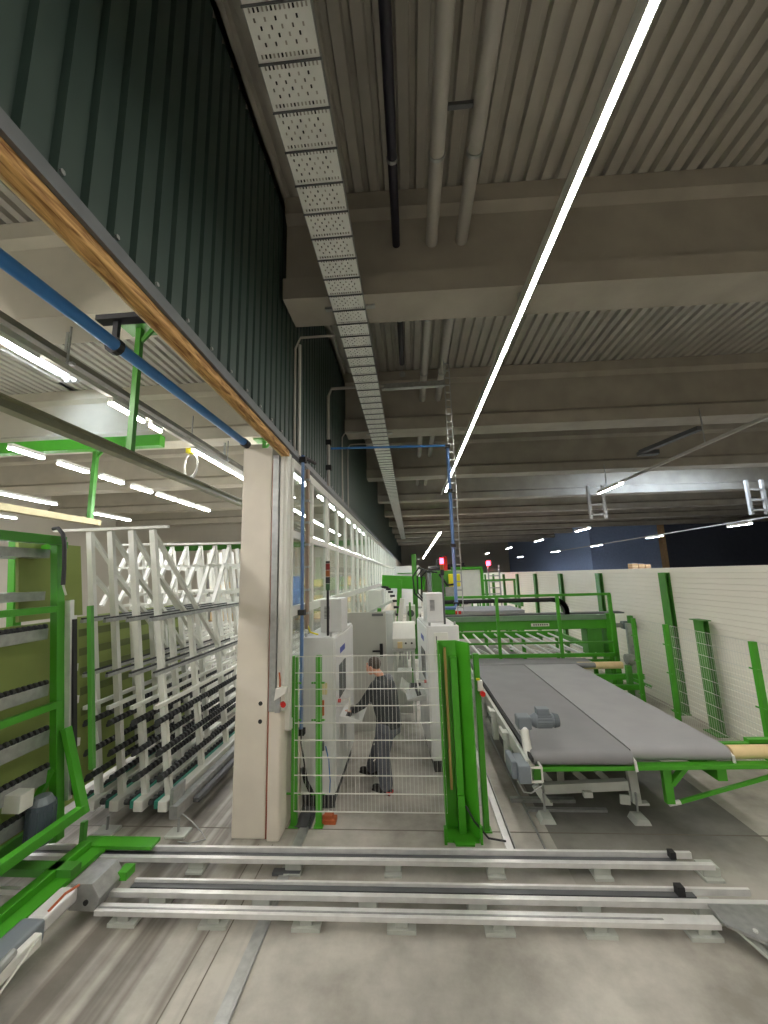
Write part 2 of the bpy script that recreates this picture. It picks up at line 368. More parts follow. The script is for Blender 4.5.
MB().box(5.15, 5.33, 7.55, 7.85, 1.93, 1.945).build('top_plate', 'dgreen', t)
MB().box(5.12, 5.33, 7.53, 7.87, 0, .015).build('foot_plate', 'dgreen', t)
# floor joints and guide strips
struct('trim_30', MB().box(-18, 12, 4.965, 4.98, -.001, .002), 'groove', 'dark joint line across the concrete floor', 'floor joint')
struct('trim_31', MB().box(-1.82, -1.81, -3, 4.7, -.001, .002).box(-1.66, -1.65, -3, 4.7, -.001, .002), 'groove', 'thin grooves along the floor by the column', 'floor groove')
fs = thing('floor_rail', (-1.38, 3, 0), 'grey steel strip set in the floor, running from the viewer to the column foot', 'rail')
MB().box(-1.43, -1.35, .5, 5.2, 0, .012).build('strip', 'steel', fs); MB().box(-1.345, -1.325, .5, 5.2, 0, .02).build('edge_lip', 'steel', fs)
tag(MB().box(-1.50, -1.22, 4.25, 4.32, 0, .03).box(-1.50, -1.30, 4.98, 7, 0.0, .02).build('floor_channel', 'dsteel', bev=.003), 'dark steel channel in the floor by the cabinet foot', 'channel')
fs = thing('floor_rail', (.93, 6, 0), 'bright aluminium strip on the floor beside the big green post', 'rail')
MB().box(.88, .955, 4.55, 9.3, 0, .03).build('strip', 'alu', fs, bev=.003); MB().box(.965, .975, 4.55, 9.3, 0, .05).build('edge_lip', 'steel', fs)
tag(MB().box(1.28, 1.295, 4.6, 9.2, 0, .025).build('floor_rail', 'steel'), 'thin steel edge strip on the floor beside the dark slab', 'rail')

# ================================================================== OVERHEAD, MAIN HALL
tr = thing('cable_tray', (-.66, 4, 6.2), 'long perforated galvanised cable tray hung beneath the roof beams', 'cable tray')
L0, L1, TY0, TY1 = -.86, -.46, -1.5, 36
# slotted sheet: real openings within the near length
PER = .265
def tray_sheet():
    m = MB(); zt = 6.215
    per = PER; y = TY0; hw = .0058
    while y < 9:
        ye = y + per; cur = y
        dense = [L0 + .03 + .0265 * q for q in range(14)]
        rows = [(.014, .022, dense)]
        for k_, r_ in enumerate((.058, .095, .132, .169)):
            off = .03 if k_ % 2 else 0
            rows.append((r_, .02, [L0 + .045 + off + .065 * q for q in range(6) if L0 + .045 + off + .065 * q < L1 - .03]))
        rows.append((.222, .022, dense))
        for off, ln, xs in rows:
            a = y + off
            m.add([(L0, cur, zt), (L1, cur, zt), (L1, a, zt), (L0, a, zt)], [(0, 1, 2, 3)])
            px_ = L0
            for xq in xs:
                m.add([(px_, a, zt), (xq - hw, a, zt), (xq - hw, a + ln, zt), (px_, a + ln, zt)], [(0, 1, 2, 3)]); px_ = xq + hw
            m.add([(px_, a, zt), (L1, a, zt), (L1, a + ln, zt), (px_, a + ln, zt)], [(0, 1, 2, 3)])
            cur = a + ln
        m.add([(L0, cur, zt), (L1, cur, zt), (L1, ye, zt), (L0, ye, zt)], [(0, 1, 2, 3)])
        y = ye
    m.add([(L0, y, zt), (L1, y, zt), (L1, TY1, zt), (L0, TY1, zt)], [(0, 1, 2, 3)])
    return m
M['traygrey'] = mat('tray_zinc', (232, 233, 228), .5, metal=.1, noise=.05)
sheet = tray_sheet().build('perforated_sheet', 'traygrey', tr)
MB().box(L0 - .004, L0, TY0, TY1, 6.21, 6.30).box(L1, L1 + .004, TY0, TY1, 6.21, 6.30).build('side_flange', 'steel', tr)
y = TY0; far_ribs = MB()
while y < TY1:
    if 1.2 < y < 14: MB().box(L0 - .008, L1 + .008, y - .004, y + .004, 6.198, 6.212).build('cross_rib', 'dsteel', tr)
    else: far_ribs.box(L0 - .008, L1 + .008, y - .004, y + .004, 6.198, 6.212)
    y += PER
far_ribs.build('cross_rib', 'dsteel', tr)['kind'] = 'stuff'
for y in BEAMS:
    if y > 0: MB().box(L0 - .12, L1 + .12, y + .2, y + .26, 6.305, 6.33).build('hanger_bracket', 'steel', tr)
cc = tag(MB().tube([(-.8, -1, 6.25), (-.79, 12, 6.25), (-.8, 30, 6.25)], .02, 8).tube([(-.7, -1, 6.25), (-.72, 12, 6.24), (-.7, 30, 6.25)], .025, 8).tube([(-.58, -1, 6.25), (-.56, 12, 6.24), (-.6, 30, 6.25)], .022, 8).build('cable_bundle', 'black'), 'dark cables lying inside the perforated tray', 'cables')

def pipe(name, x, r, m_, label, y0=-2, y1=20, z=7.12):
    t = thing(name, (x, 2, z), label, 'pipe'); MB().tube([(x, y0, z), (x, y1, z)], r, 16).build('tube', m_, t, smooth=True)
    for y in (1.6, 3.3, 5.8, 7.6, 11): MB().tube([(x, y, z), (x, y + .03, z)], r + .012, 16).build('clamp', 'steel', t)
    for y in (1.6, 5.8, 11): MB().box(x - .008, x + .008, y, y + .03, z + r, DECK).build('hanger', 'steel', t)
pipe('roof_pipe', .42, .075, 'pipe', 'pale grey roof pipe beside the black one')
pipe('roof_pipe', .80, .075, 'pipe', 'pale grey roof pipe next to the long light line')
pipe('roof_pipe', -.035, .05, 'bpipe', 'thin black roof pipe beside the perforated tray', y1=7.2)
tag(MB().box(.49, .74, 2.9, 2.94, 7.11, 7.15).build('pipe_strut', 'dsteel'), 'short steel strut between the two grey roof pipes', 'strut')

def strip_light(name, x, z, y0, y1, label, group=None, w=.06, g='glow', shroud=True):
    t = thing(name, (x, y0, z), label, 'lamp', group)
    MB().box(x - w / 2, x + w / 2, y0, y1, z - .02, z + .015).build('diffuser', g, t)
    hs = MB().box(x - w / 2 - .008, x + w / 2 + .008, y0, y1, z + .015, z + .08)
    if shroud: hs.box(x - w / 2 - .012, x - w / 2, y0, y1, z - .021, z + .015).box(x + w / 2, x + w / 2 + .012, y0, y1, z - .021, z + .015)  # side flanges added so the lamp sends no light up to roof and cladding
    hs.build('housing', 'white', t)
    return t
LX1, LZ1 = 1.45, 6.11
strip_light('strip_light', 1.56, LZ1, -3, 12.8, 'long unbroken light line under the main hall roof', w=.055).rotation_euler.z = math.radians(.6)
strip_light('strip_light', LX1, LZ1, 13.6, 15.0, 'short light piece just past the end of the long light line', w=.07)
strip_light('strip_light', 1.33, 4.75, 17.5, 45, 'far light line low over the machines', w=.10)
t = thing('lamp_carrier', (LX1, 0, 6.25), 'pale steel rail carrying the long light line', 'rail'); MB().bar((1.56, -3, 6.225), (1.36, 16, 6.225), .05, .05).build('rail', 'white', t)
for y in BEAMS[1:5]: MB().box(1.50 - .0105 * y, 1.54 - .0105 * y, y + .2, y + .24, 6.25, 6.33).build('hanger', 'steel', t)
rowA = [(6.78, 5.6, 12.5, 14.0, 'lamp at the end of the long slanting conduit by the roof light')]
for x, z, y0, y1, lb in rowA: strip_light('strip_light', x, z, y0, y1, lb, w=.12, g='glowfar')
far_names = ['nearest', 'second', 'third', 'fourth', 'fifth', 'sixth']
for i, (x_, y_) in enumerate(((583, 529.5), (539, 540.5), (509, 548), (487, 553.5))):
    p = AT(x_, y_, z=5.0); strip_light('strip_light', p.x, 5.0, p.y - .7, p.y + .9, 'small far lamp in the inner row over the partition, ' + far_names[i], w=.14, g='glowfar')
for i, (x_, y_) in enumerate(((739, 525), (654, 537), (596, 545.7), (555, 551.7), (520, 557))):
    p = AT(x_, y_, z=4.4); strip_light('strip_light', p.x, 4.4, p.y - .5 - .1 * i, p.y + .5 + .1 * i, 'small far lamp in the outer row before the blue wall, ' + far_names[i], w=.12, g='glowfar')
t = thing('hanging_conduit', (6.78, 12, 5.7), 'long thin conduit hung on rods towards the lamp by the roof light', 'conduit')
MB().box(6.74, 6.82, 4, 12.5, 5.62, 5.68).build('conduit', 'pipe', t)
for y in (8.9, 13.4): MB().box(6.77, 6.79, y, y + .02, 5.68, 6.5).build('hanger', 'steel', t)
t = thing('hanging_conduit', (12.1, 20, 4.5), 'thin conduit linking the outer row of far lamps', 'conduit')
MB().box(12.12, 12.18, 8, 34, 4.49, 4.53).build('conduit', 'pipe', t)
# fill lamps added outside the view to brighten the main hall
for i, (x, y0, y1) in enumerate(((6.8, -4, -1.5), (6.8, 0, 3), (12.5, -3, 2), (12.5, 6, 10), (19, -2, 2), (19, 10, 14))):
    strip_light('strip_light', x, 5.9, y0, y1, ['added fill lamp above and behind the viewer', 'added fill lamp overhead beyond the frame top', 'added outer fill lamp behind the viewer', 'added outer fill lamp over the partition', 'added outermost fill lamp behind the viewer', 'added outermost fill lamp over the partition'][i], w=.1)

# tilted roof ducts
t = thing('roof_bracket', (8, 11, 6.2), 'dark steel bracket arm under the beam beside the roof light', 'bracket')
a = AT(482, 406, z=6.25) if False else AT(575, 458, z=6.2); 
MB().bar(AT(641, 452, z=6.25), AT(700, 428, z=6.25), .16, .10).build('arm', 'dsteel', t)
MB().cbox(AT(648, 453, z=6.22), .5, .25, .12).build('mount', 'dsteel', t)
def cage(px, py, y, lb):
    p = AT(px, py, y=y); t = thing('ladder_bracket', p, lb, 'bracket')
    for dx in (-.28, .28): MB().box(p.x + dx - .05, p.x + dx + .05, y, y + .1, p.z - .75, p.z + .6).build('side_rail', 'pipe', t)
    for k in range(3): MB().box(p.x - .28, p.x + .28, y, y + .08, p.z - .6 + .4 * k, p.z - .54 + .4 * k).build('rung', 'pipe', t)
    return t
cage(597, 500, 15.5, 'pale ladder shaped bracket hanging near the lamp by the roof light')
cage(757, 495, 15.5, 'pale ladder shaped bracket hanging at the frame edge')

# vertical tray with blue pipe, in front of the machines
t = thing('cable_ladder', (.80, 7.05, 2.1), 'upright steel cable ladder rising from the far cabinet to the roof', 'cable ladder')
for dx in (0, .10): MB().box(.77 + dx, .785 + dx, 7.02, 7.06, 2.2, 7.4).build('side_rail', 'steel', t)
for k in range(34): MB().box(.785, .87, 7.03, 7.05, 2.3 + .15 * k, 2.325 + .15 * k).build('rung', 'steel', t)
t = thing('cable_ladder', (0, 7.05, 6.6), 'level grey steel tray running from the wall to the upright cable ladder', 'cable tray')
MB().box(-.45, .77, 7.0, 7.1, 6.5, 6.60).build('channel', 'steel', t)
t = thing('blue_pipe', (.755, 6.98, 2.3), 'slim blue compressed air pipe from the wall down to the far cabinet', 'pipe')
MB().tube([(WX + .10, 6.98, 5.33), (.755, 6.98, 5.27), (.755, 6.98, 5.2)], .022, 8).build('crossing', 'blue', t, smooth=True)
MB().tube([(.755, 6.98, 5.27), (.755, 6.98, 2.4), (.72, 6.9, 2.32), (.45, 6.9, 2.32)], .03, 8).build('riser', 'lblue', t, smooth=True)
for z in (5.25, 4.4, 3.4, 2.38): MB().cbox((.755, 6.98, z), .09, .09, .06).build('coupling', 'black', t)
t = thing('grey_conduit', (WX + .08, 6.0, 4.7), 'grey conduit looping up the cladding and across to the tray', 'conduit')
MB().tube([(WX + .05, 6.98, 4.6), (WX + .05, 6.98, 6.4), (WX + .12, 6.98, 6.55), (-.4, 6.98, 6.55)], .028, 8).build('tube', 'pipe', t, smooth=True)
for z in (5.45, 4.95): MB().cbox((WX + .06, 6.98, z), .1, .09, .09).build('clip', 'black', t)
t = thing('grey_conduit', (WX + .04, 4.9, 4.7), 'white conduit pair on the cladding above the cream column', 'conduit')
MB().tube([(WX + .03, 4.9, 4.6), (WX + .03, 4.9, 6.1), (WX + .1, 4.92, 6.28), (-.95, 4.92, 6.28)], .016, 8).build('tube', 'pipe', t, smooth=True)
MB().tube([(WX + .03, 5.12, 4.6), (WX + .03, 5.12, 6.3)], .024, 8).build('tube', 'white', t, smooth=True)
t = thing('grey_conduit', (WX + .04, 8.6, 4.7), 'thin conduit loop on the cladding farther down the wall', 'conduit')
for dy in (0, .8): MB().tube([(WX + .03, 8.6 + dy, 4.6), (WX + .03, 8.6 + dy, 6.15), (WX + .1, 8.6 + dy, 6.25), (-.85, 8.6 + dy, 6.25)], .016, 8).build('tube', 'pipe', t, smooth=True)
t = thing('blue_pipe', (WX + .08, 5.1, 2), 'blue compressed air pipe running down the first glazed bay', 'pipe')
MB().tube([(WX + .07, 5.18, 4.62), (WX + .07, 5.18, 1.0)], .024, 8).build('tube', 'lblue', t, smooth=True)
MB().tube([(WX + .07, 5.18, 4.6), (WX + .06, 5.5, 4.66), (WX + .06, 5.9, 4.72)], .028, 8).build('branch', 'black', t)
for z in (4.55, 2.45, .98): MB().cbox((WX + .07, 5.18, z), .09, .09, .07).build('coupling', 'black', t)
MB().tube([(WX + .07, 5.18, .98), (WX + .07, 5.18, .85), (WX + .09, 5.25, .6), (WX + .12, 5.3, .35)], .01, 6).build('hose', 'black', t)
t = thing('cable_duct', (WX + .07, 5.5, 2), 'brown grey cable duct running down the glazing behind the blue pipe', 'duct')
MB().box(WX + .035, WX + .075, 5.45, 5.54, 2.2, 4.5).build('duct', mat('duct_brown', (150, 132, 116), .6), t)
for k in range(7): MB().box(WX + .03, WX + .09, 5.43, 5.56, 2.4 + .32 * k, 2.43 + .32 * k).build('clip', 'steel', t)
MB().tube([(WX + .06, 5.5, 2.25), (WX + .1, 5.5, 2.15), (WX + .2, 5.55, 2.11)], .012, 6).build('cable', 'yellow', t)

# ================================================================== NEIGHBOURING BAY OVERHEAD
t = thing('blue_pipe', (-2.15, 2, 4.67), 'thick blue pipe crossing over towards the cream column', 'pipe')
MB().tube([(-2.16, -1, 4.62), (-2.13, 4.72, 4.68)], .045, 12).build('tube', 'blue', t, smooth=True)
MB().tube([(-2.16, 2.48, 4.66), (-2.16, 2.53, 4.66)], .065, 12).build('clamp', 'black', t); MB().tube([(-2.13, 4.68, 4.68), (-2.13, 4.79, 4.68)], .055, 12).build('end_fitting', 'black', t)
MB().box(-2.18, -2.14, 2.49, 2.52, 4.72, 4.86).build('bracket', 'black', t)
MB().box(-2.3, -1.83, 2.46, 2.54, 4.86, 4.9).build('hanger', 'black', t)
t = thing('crane_rail', (-3.54, 4, 4.4), 'olive grey overhead crane rail hung on green struts', 'crane rail')
MB().prism([(-3.60, 4.44), (-3.48, 4.44), (-3.48, 4.46), (-3.52, 4.475), (-3.52, 4.53), (-3.49, 4.545), (-3.49, 4.56), (-3.59, 4.56), (-3.59, 4.545), (-3.56, 4.53), (-3.56, 4.475), (-3.60, 4.46)], 'y', 0, 13).build('rail', mat('olive_rail', (132, 130, 104), .5), t)
def hang(y, x=-3.54, z=4.56, par=t, w=.07): 
    MB().box(x - w / 2, x + w / 2, y - w / 2, y + w / 2, z, 6.3).build('strut', 'dgreen', par)
    MB().box(x - .22, x + .22, y - .15, y + .15, 6.29, 6.325).build('top_plate', 'dgreen', par)
    MB().bar((x + .03, y, 6.1), (x + .2, y, 6.29), .03, .05).build('gusset', 'dgreen', par)
hang(4.5); hang(8.95); hang(13.4 - .5)
t2 = thing('crane_rail', (-8.0, 8, 4.4), 'farther crane rail hung on green struts', 'crane rail')
MB().box(-8.12, -7.94, 3, 9.3, 4.38, 4.52).build('rail', mat('tan_rail', (160, 150, 110), .5), t2)
hang(9.0, -8.0, 4.52, t2, .1); hang(4.5, -8.0, 4.52, t2, .1)
t = thing('green_girder', (-8, 8.4, 6.3), 'bright green girder under the second roof beam of the neighbouring bay', 'girder')
MB().box(-11.5, -5.75, 8.2, 8.4, 6.05, 6.32).build('girder', 'green', t, bev=.01)
# lamp row 1
def seg(x, z, a, b, lb, w=.06, g='glow'):
    ya, yb = AT(*a, z=z).y, AT(*b, z=z).y; e_ = (yb - ya) * .07; ya += e_; yb -= e_
    strip_light('strip_light', x, z, ya, yb, lb, w=w, g=g, shroud=False)
X1 = -4.45
strip_light('strip_light', X1, 5.6, -1.5, AT(34, 361, z=5.6).y, 'bright strip lamp above the glass racks, piece reaching past the frame edge', w=.06, shroud=False)
seg(X1, 5.6, (105, 401), (145, 423), 'bright strip lamp above the glass racks, piece before the first green strut')
seg(X1, 5.6, (149, 425), (159, 432), 'short bright strip lamp just past the first green strut')
strip_light('strip_light', X1, 5.6, AT(191, 450, z=5.6).y, 12, 'bright strip lamp above the glass racks, piece running behind the column', w=.06, shroud=False)
t = thing('lamp_carrier', (X1, 5, 5.66), 'grey rail carrying the strip lamps above the racks', 'rail'); MB().box(X1 - .04, X1 + .04, -1.5, 12, 5.685, 5.76).build('rail', 'pipe', t)
for y in (-.2, 4.4, 8.9): MB().box(X1 - .01, X1 + .01, y, y + .02, 5.76, 6.33).build('rod', 'steel', t)
t = thing('cable_tray', (-4.5, 5, 5.9), 'grey cable tray running above the rack lamps', 'cable tray')
MB().box(-4.68, -4.50, -1.5, 14, 5.88, 5.9).box(-4.50, -4.49, -1.5, 14, 5.88, 5.96).box(-4.69, -4.68, -1.5, 14, 5.88, 5.96).build('tray', mat('weathered_tray', (112, 108, 96), .6), t)
for y in (.1, 4.5, 9.0): MB().box(-4.72, -4.47, y, y + .05, 5.84, 5.88).box(-4.61, -4.57, y, y + .05, 5.9, 6.33).build('bracket', 'steel', t)
X2 = -6.66
pts2 = [((3, 447), (44, 459)), ((55, 462.5), (89, 473)), ((99, 476), (123, 484)), ((130, 486), (151.5, 493)), ((155.6, 494), (175, 500.6)), ((177, 500.8), (193, 506.3)), ((196, 506.6), (211, 511))]
for i, (a, b) in enumerate(pts2):
    seg(X2, 5.2, a, b, 'strip lamp in the dotted second row, piece %s from the frame edge' % ['one', 'two', 'three', 'four', 'five', 'six', 'seven'][i], w=.08, g='glowfar')
seg(-10.2, 5.2, (2, 490), (68, 505), 'strip lamp in the outer row over the green machine, long piece', w=.1, g='glowfar')
seg(-10.4, 5.2, (92, 513), (128, 521), 'strip lamp in the outer row above the near rack posts', w=.1, g='glowfar')
seg(-13.5, 5.2, (2, 513), (34, 518), 'outermost strip lamp of the neighbouring bay', w=.1, g='glowfar')
for i, (x, y0, y1, lb) in enumerate(((-4.45, 13, 24, 'added fill lamp row deep behind the cream column'), (-2.9, 8.5, 11, 'strip lamp seen through the first glazed bays'), (-2.9, 12, 24, 'strip lamp row close behind the glazing'), (-9.0, -5, 3, 'added fill lamp row outside the view beside the green machine'), (-13.5, -4, 8, 'added fill lamp row by the outer wall'), (-4.45, -5.5, -2, 'added fill lamp behind the viewer in the neighbouring bay'))):  # rows added to brighten this bay, except the two behind the glazing
    strip_light('strip_light', x, 5.5, y0, y1, lb, w=.09, g='glowfar', shroud=False)
t = thing('hose_loop', (-3.9, 8.9, 5.4), 'white hose coiled under the strip lamp near the column', 'hose')
p0 = AT(190, 465, y=7.5)
MB().tube([p0 + V((.16 * math.cos(a), .06 * math.sin(a * .5), .28 * math.sin(a))) for a in [k * PI / 8 for k in range(-4, 17)]], .018, 6).build('hose', 'white', t, smooth=True)
MB().cbox(p0 + V((0, 0, .3)), .14, .14, .1).build('reel', 'yellow', t)
MB().box(p0.x - .01, p0.x + .01, p0.y, p0.y + .02, p0.z + .35, 6.4).build('hanger', 'steel', t)

# ================================================================== GLASS RACK LANES
TILT = .137
def lean(x, z, zb=.37): return x - (z - zb) * TILT
def make_lane(x, y0, y1, label, post_dy=.75):
    t = thing('glass_rack', (x, y0, 0), label, 'glass rack', 'leaning glass racks beside the cream column')
    # bottom conveyor
    MB().box(x - .02, x + .10, y0 - .1, y1, .18, .30).build('conveyor_beam', 'rackwhite', t, bev=.012)
    MB().box(x - .09, x - .03, y0 - .06, y1, .2, .28).build('teal_belt', 'teal', t)
    r = MB(); k = y0 - .05
    while k < y1: r.tube([(x - .15, k, .27), (x - .09, k, .27)], .035, 8); k += .09
    r.bar((x - .12, y0 - .05, .27), (x - .12, y1, .27), .02, .02).build('roller_row', 'roller', t)
    n = int((y1 - y0) / post_dy)
    for i in range(n):
        yy = y0 + .08 + i * post_dy
        top = 3.62 if i in (0,) else 2.47
        MB().bar((lean(x, .3), yy, .3), (lean(x, top), yy, top), .075, .06, (0, 1, 0)).build('post', 'rackwhite', t)
    for ya, yb, za, zb in ((y0 + .1, y0 + 1.75, 3.58, 1.62), (y0 + .12, y0 + .75, 3.0, 2.4)):
        MB().bar((lean(x, za), ya, za), (lean(x, zb), yb, zb), .04, .06, (1, 0, 0)).build('brace', 'rackwhite', t)
    for z, m_, r_ in ((2.43, 'steel', .045), (1.76, 'steel', .04), (1.38, 'rackwhite', .045)):
        MB().bar((lean(x, z) + .07, y0 - .18, z), (lean(x, z) + .07, y1, z), r_, r_).build('support_rail', m_, t)
    MB().bar((lean(x, 2.455) + .075, y0 - .18, 2.46), (lean(x, 2.455) + .075, y1, 2.46), .03, .02).build('rubber_strip', 'roller', t)
    MB().bar((lean(x, 1.785) + .075, y0 - .18, 1.79), (lean(x, 1.785) + .075, y1, 1.79), .03, .02).build('rubber_strip', 'roller', t)
    for z in (1.2, .86, .58):
        q = MB(); k = y0 - .15
        while k < y1: q.tube([(lean(x, z) + .06, k, z), (lean(x, z) + .06, k + .035, z)], .038, 8); k += .075
        q.bar((lean(x, z) + .03, y0 - .15, z - .03), (lean(x, z) + .03, y1, z - .03), .03, .035)
        q.build('roller_row', 'roller', t)
    return t
ln = ['against the olive boards', 'second from the olive boards', 'second from the column', 'nearest the cream column']
lane0 = make_lane(-4.06, 5.02, 7.5, 'white leaning glass rack lane, ' + ln[0])
for i in (1, 2, 3): moved(lane0, dx=.308 * i, label='white leaning glass rack lane, ' + ln[i])
t = thing('glass_rack_support', (-3.4, 5, 0), 'steel under frame and levelling feet carrying the four rack lanes', 'under frame')
for y in (5.25, 6.9, 8.6): MB().box(-4.3, -2.95, y, y + .08, .10, .17).build('cross_bar', 'sub', t)
MB().box(-2.98, -2.88, 4.88, 9.6, .13, .27).build('side_beam', 'steel', t); MB().box(-2.87, -2.79, 5.2, 9.5, .15, .2).build('side_channel', 'dsteel', t)
MB().box(-2.99, -2.95, 4.9, 5.15, .2, .44).build('end_plate', 'steel', t)
for x, y in ((-2.83, 4.84), (-3.72, 4.86), (-2.85, 7.2), (-3.7, 7.2)):
    f = MB().box(x - .12, x + .12, y - .09, y + .09, 0, .03).build('foot', 'sub', t, bev=.006)
    MB().tube([(x, y, .03), (x, y, .17)], .014, 8).build('threaded_rod', 'steel', t)
MB().tube([(-2.86, 4.95, .16), (-2.7, 4.9, .1), (-2.55, 4.85, .02), (-2.45, 4.75, .012), (-2.6, 4.68, .012), (-2.75, 4.7, .012)], .006, 6).build('cable', 'steel', t)
# white rail on tops of lanes
t = thing('top_rail', (-4.0, 5.1, 3.64), 'white rail tying the tops of the near rack posts', 'rail')
MB().bar((-5.05, 5.1, 3.66), (-3.35, 5.1, 3.66), .05, .035).build('rail', 'rackwhite', t)
# second bank behind
YB = 8.3
tops = [AT(229 - 14.2 * k, 545 + .12 * k, y=YB) for k in range(8)]
def make_far(p, y0):
    t = thing('glass_rack', (p.x + .45, y0, 0), '', 'glass rack', 'far bank of leaning glass racks'); x = p.x + .45; zt = p.z
    for i in range(3):
        yy = y0 + i * 1.1; MB().bar((x, yy, .2), (p.x, yy, zt), .07, .06, (0, 1, 0)).build('post', 'rackwhite', t)
        b = AT(213, 603, y=y0 - .75) - tops[0]
        if i == 0: MB().bar((p.x, yy, zt - .06), (p.x + b.x, yy - .75, zt + b.z), .06, .07, (1, 0, 0)).build('brace', 'rackwhite', t)
    MB().box(x - .05, x + .06, y0 - .2, y0 + 2.6, .18, .3).build('conveyor_beam', 'rackwhite', t)
    for z in (3.2, 2.62, 2.4, 1.7, 1.2): MB().box(x - .45 * z / zt + .04, x - .45 * z / zt + .08, y0 - .5, y0 + 2.6, z, z + .05).build('support_rail', 'rackwhite', t)
    return t
ftx = ['one', 'two', 'three', 'four', 'five', 'six', 'seven', 'eight']
far0 = make_far(tops[0], YB); far0['label'] = 'lane one of the far rack bank, counted from the cream column'
for i in range(1, 8): moved(far0, dx=tops[i].x - tops[0].x, label='lane %s of the far rack bank, counted from the cream column' % ftx[i])
t = thing('top_rail', (-5, YB, 3.78), 'white rail tying the tops of the far rack bank', 'rail')
MB().bar(tops[7] + V((-.3, 0, .03)), tops[0] + V((.6, 0, .03)), .06, .04).build('rail', 'rackwhite', t)

# olive felt boards
def board(x, y0, y1, z0, z1): 
    a, b = lean(x, z0), lean(x, z1)
    return MB().add([(a, y0, z0), (a, y1, z0), (b, y1, z1), (b, y0, z1), (a - .04, y0, z0), (a - .04, y1, z0), (b - .04, y1, z1), (b - .04, y0, z1)], [(0, 1, 2, 3), (7, 6, 5, 4), (0, 4, 5, 1), (3, 2, 6, 7), (0, 3, 7, 4), (1, 5, 6, 2)])
tag(board(-4.12, 4.15, 5.0, 2.5, 3.42).build('olive_board', 'olive'), 'small upper olive green board leaning in the green machine', 'board')
M['olive2'] = mat('olive_board_reflection', (98, 108, 54), 0.5, noise=.12, scale=1.2)
t = thing('olive_board', (-4.3, 5, .3), 'big lower olive green board behind rails and racks', 'board')
board(-4.14, 1.4, 4.95, .35, 2.46).build('panel', 'olive', t)
board(-4.30, 4.95, 7.4, .35, 2.46).build('panel', 'olive', t)
q = MB()  # thin darker bands stand in for reflections across the board
for z in (2.2, 1.95, 1.7, 1.45, 1.2): 
    a = lean(-4.30, z) + .01; q.box(a, a + .012, 4.95, 7.4, z, z + .1)
q.build('reflection_stripe', 'olive2', t)

# ================================================================== GREEN SHUTTLE MACHINE (frame edge)
s = thing('glass_shuttle', (-3.8, 4.0, 0), 'bright green shuttle frame with roller rails standing on the cross rails', 'machine')
def g(mb, name='frame_bar', m_='green', bev=.004): return mb.build(name, m_, s, bev=bev)
px_ = -3.84
g(MB().bar((px_, 4.3, .25), (-4.20, 4.3, 3.42), .085, .10, (0, 1, 0)), 'corner_post')
g(MB().bar((-4.19, 4.35, 3.42), (-4.19, .8, 3.42), .12, .10), 'top_beam')
g(MB().bar((-4.10, 4.3, 2.63), (-4.10, .8, 2.63), .06, .07), 'cross_bar')
g(MB().bar((-3.97, 4.3, 1.60), (-3.97, .8, 1.60), .06, .07), 'cross_bar')
g(MB().bar((-3.58, 4.28, .55), (-3.58, .8, .55), .08, .09), 'lower_beam')
g(MB().bar((-3.56, 4.3, .5), (-3.86, 4.3, 1.35), .06, .09, (0, 1, 0)), 'brace')
g(MB().bar((-3.92, 4.25, .95), (-4.3, 4.2, .15), .06, .07, (0, 1, 0)), 'brace')
g(MB().bar(AT(10, 760, y=4.5), AT(16, 533, y=4.5), .09, .10, (0, 1, 0)), 'rear_post', 'green')
g(MB().bar((-4.95, 4.55, 3.3), (-4.2, 4.4, 3.38), .08, .08), 'top_tie')
g(MB().box(-3.62, -3.30, 2.2, 4.4, .15, .19), 'base_plate')
g(MB().box(-3.62, -2.80, 4.30, 4.46, .17, .205), 'rail_shoe', 'green')
g(MB().box(-2.86, -2.76, 3.9, 4.02, .17, .24), 'rail_shoe', 'green')
g(MB().bar((-3.5, 4.3, .22), (-3.5, 2.2, .22), .1, .07), 'base_beam')
g(MB().bar((-4.15, 4.3, .32), (-4.15, 1.2, .32), .1, .12), 'base_beam', 'dgreen')
g(MB().bar((-3.3, 3.95, .22), (-4.2, 3.95, .22), .12, .07), 'base_beam', 'dgreen')
g(MB().bar((-3.60, 4.36, .4), (-3.60, 4.36, .1), .05, .05, (0, 1, 0)), 'guide_block', 'dgreen')
g(MB().bar((-3.58, 4.38, .9), (-3.78, 4.38, 2.65), .05, .05, (0, 1, 0)), 'side_channel', 'dgreen')
g(MB().bar((-3.83, 4.37, .6), (-4.035, 4.37, 2.72), .075, .05, (0, 1, 0)), 'lifting_column', 'alu')
MB().bar((-3.77, 4.39, .65), (-3.97, 4.39, 2.5), .025, .05, (0, 1, 0)).build('chain', 'black', s)
MB().tube([AT(53, 529, y=4.25), AT(58, 528, y=4.25), AT(63, 534, y=4.25), AT(64.5, 545, y=4.25), AT(64, 570, y=4.25), AT(63, 585, y=4.25)], .022, 8).build('cable', 'black', s, smooth=True)
MB().tube([AT(63, 585, y=4.25), AT(66, 595, y=4.3)], .012, 6).build('cable_end', 'white', s)
for z, hh in ((2.42, .12), (1.82, .12), (1.35, .14), (.98, .14), (.66, .12)):
    xa = -3.9 - (z - .37) * TILT - .02
    MB().box(xa, xa + .06, .8, 4.25, z - hh, z).build('glass_rail', 'steel', s, bev=.006)
    q = MB(); k = .85
    while k < 4.25: q.tube([(xa + .03, k, z + .02), (xa + .03, k + .03, z + .02)], .03, 7); k += .06
    q.bar((xa + .03, .85, z + .005), (xa + .03, 4.24, z + .005), .02, .02).build('roller_row', 'roller', s)
for zz in (3.27, 2.78): MB().box(-4.75, -4.3, 2.0, 4.32, zz - .05, zz + .05).build('rear_rail', 'steel', s)
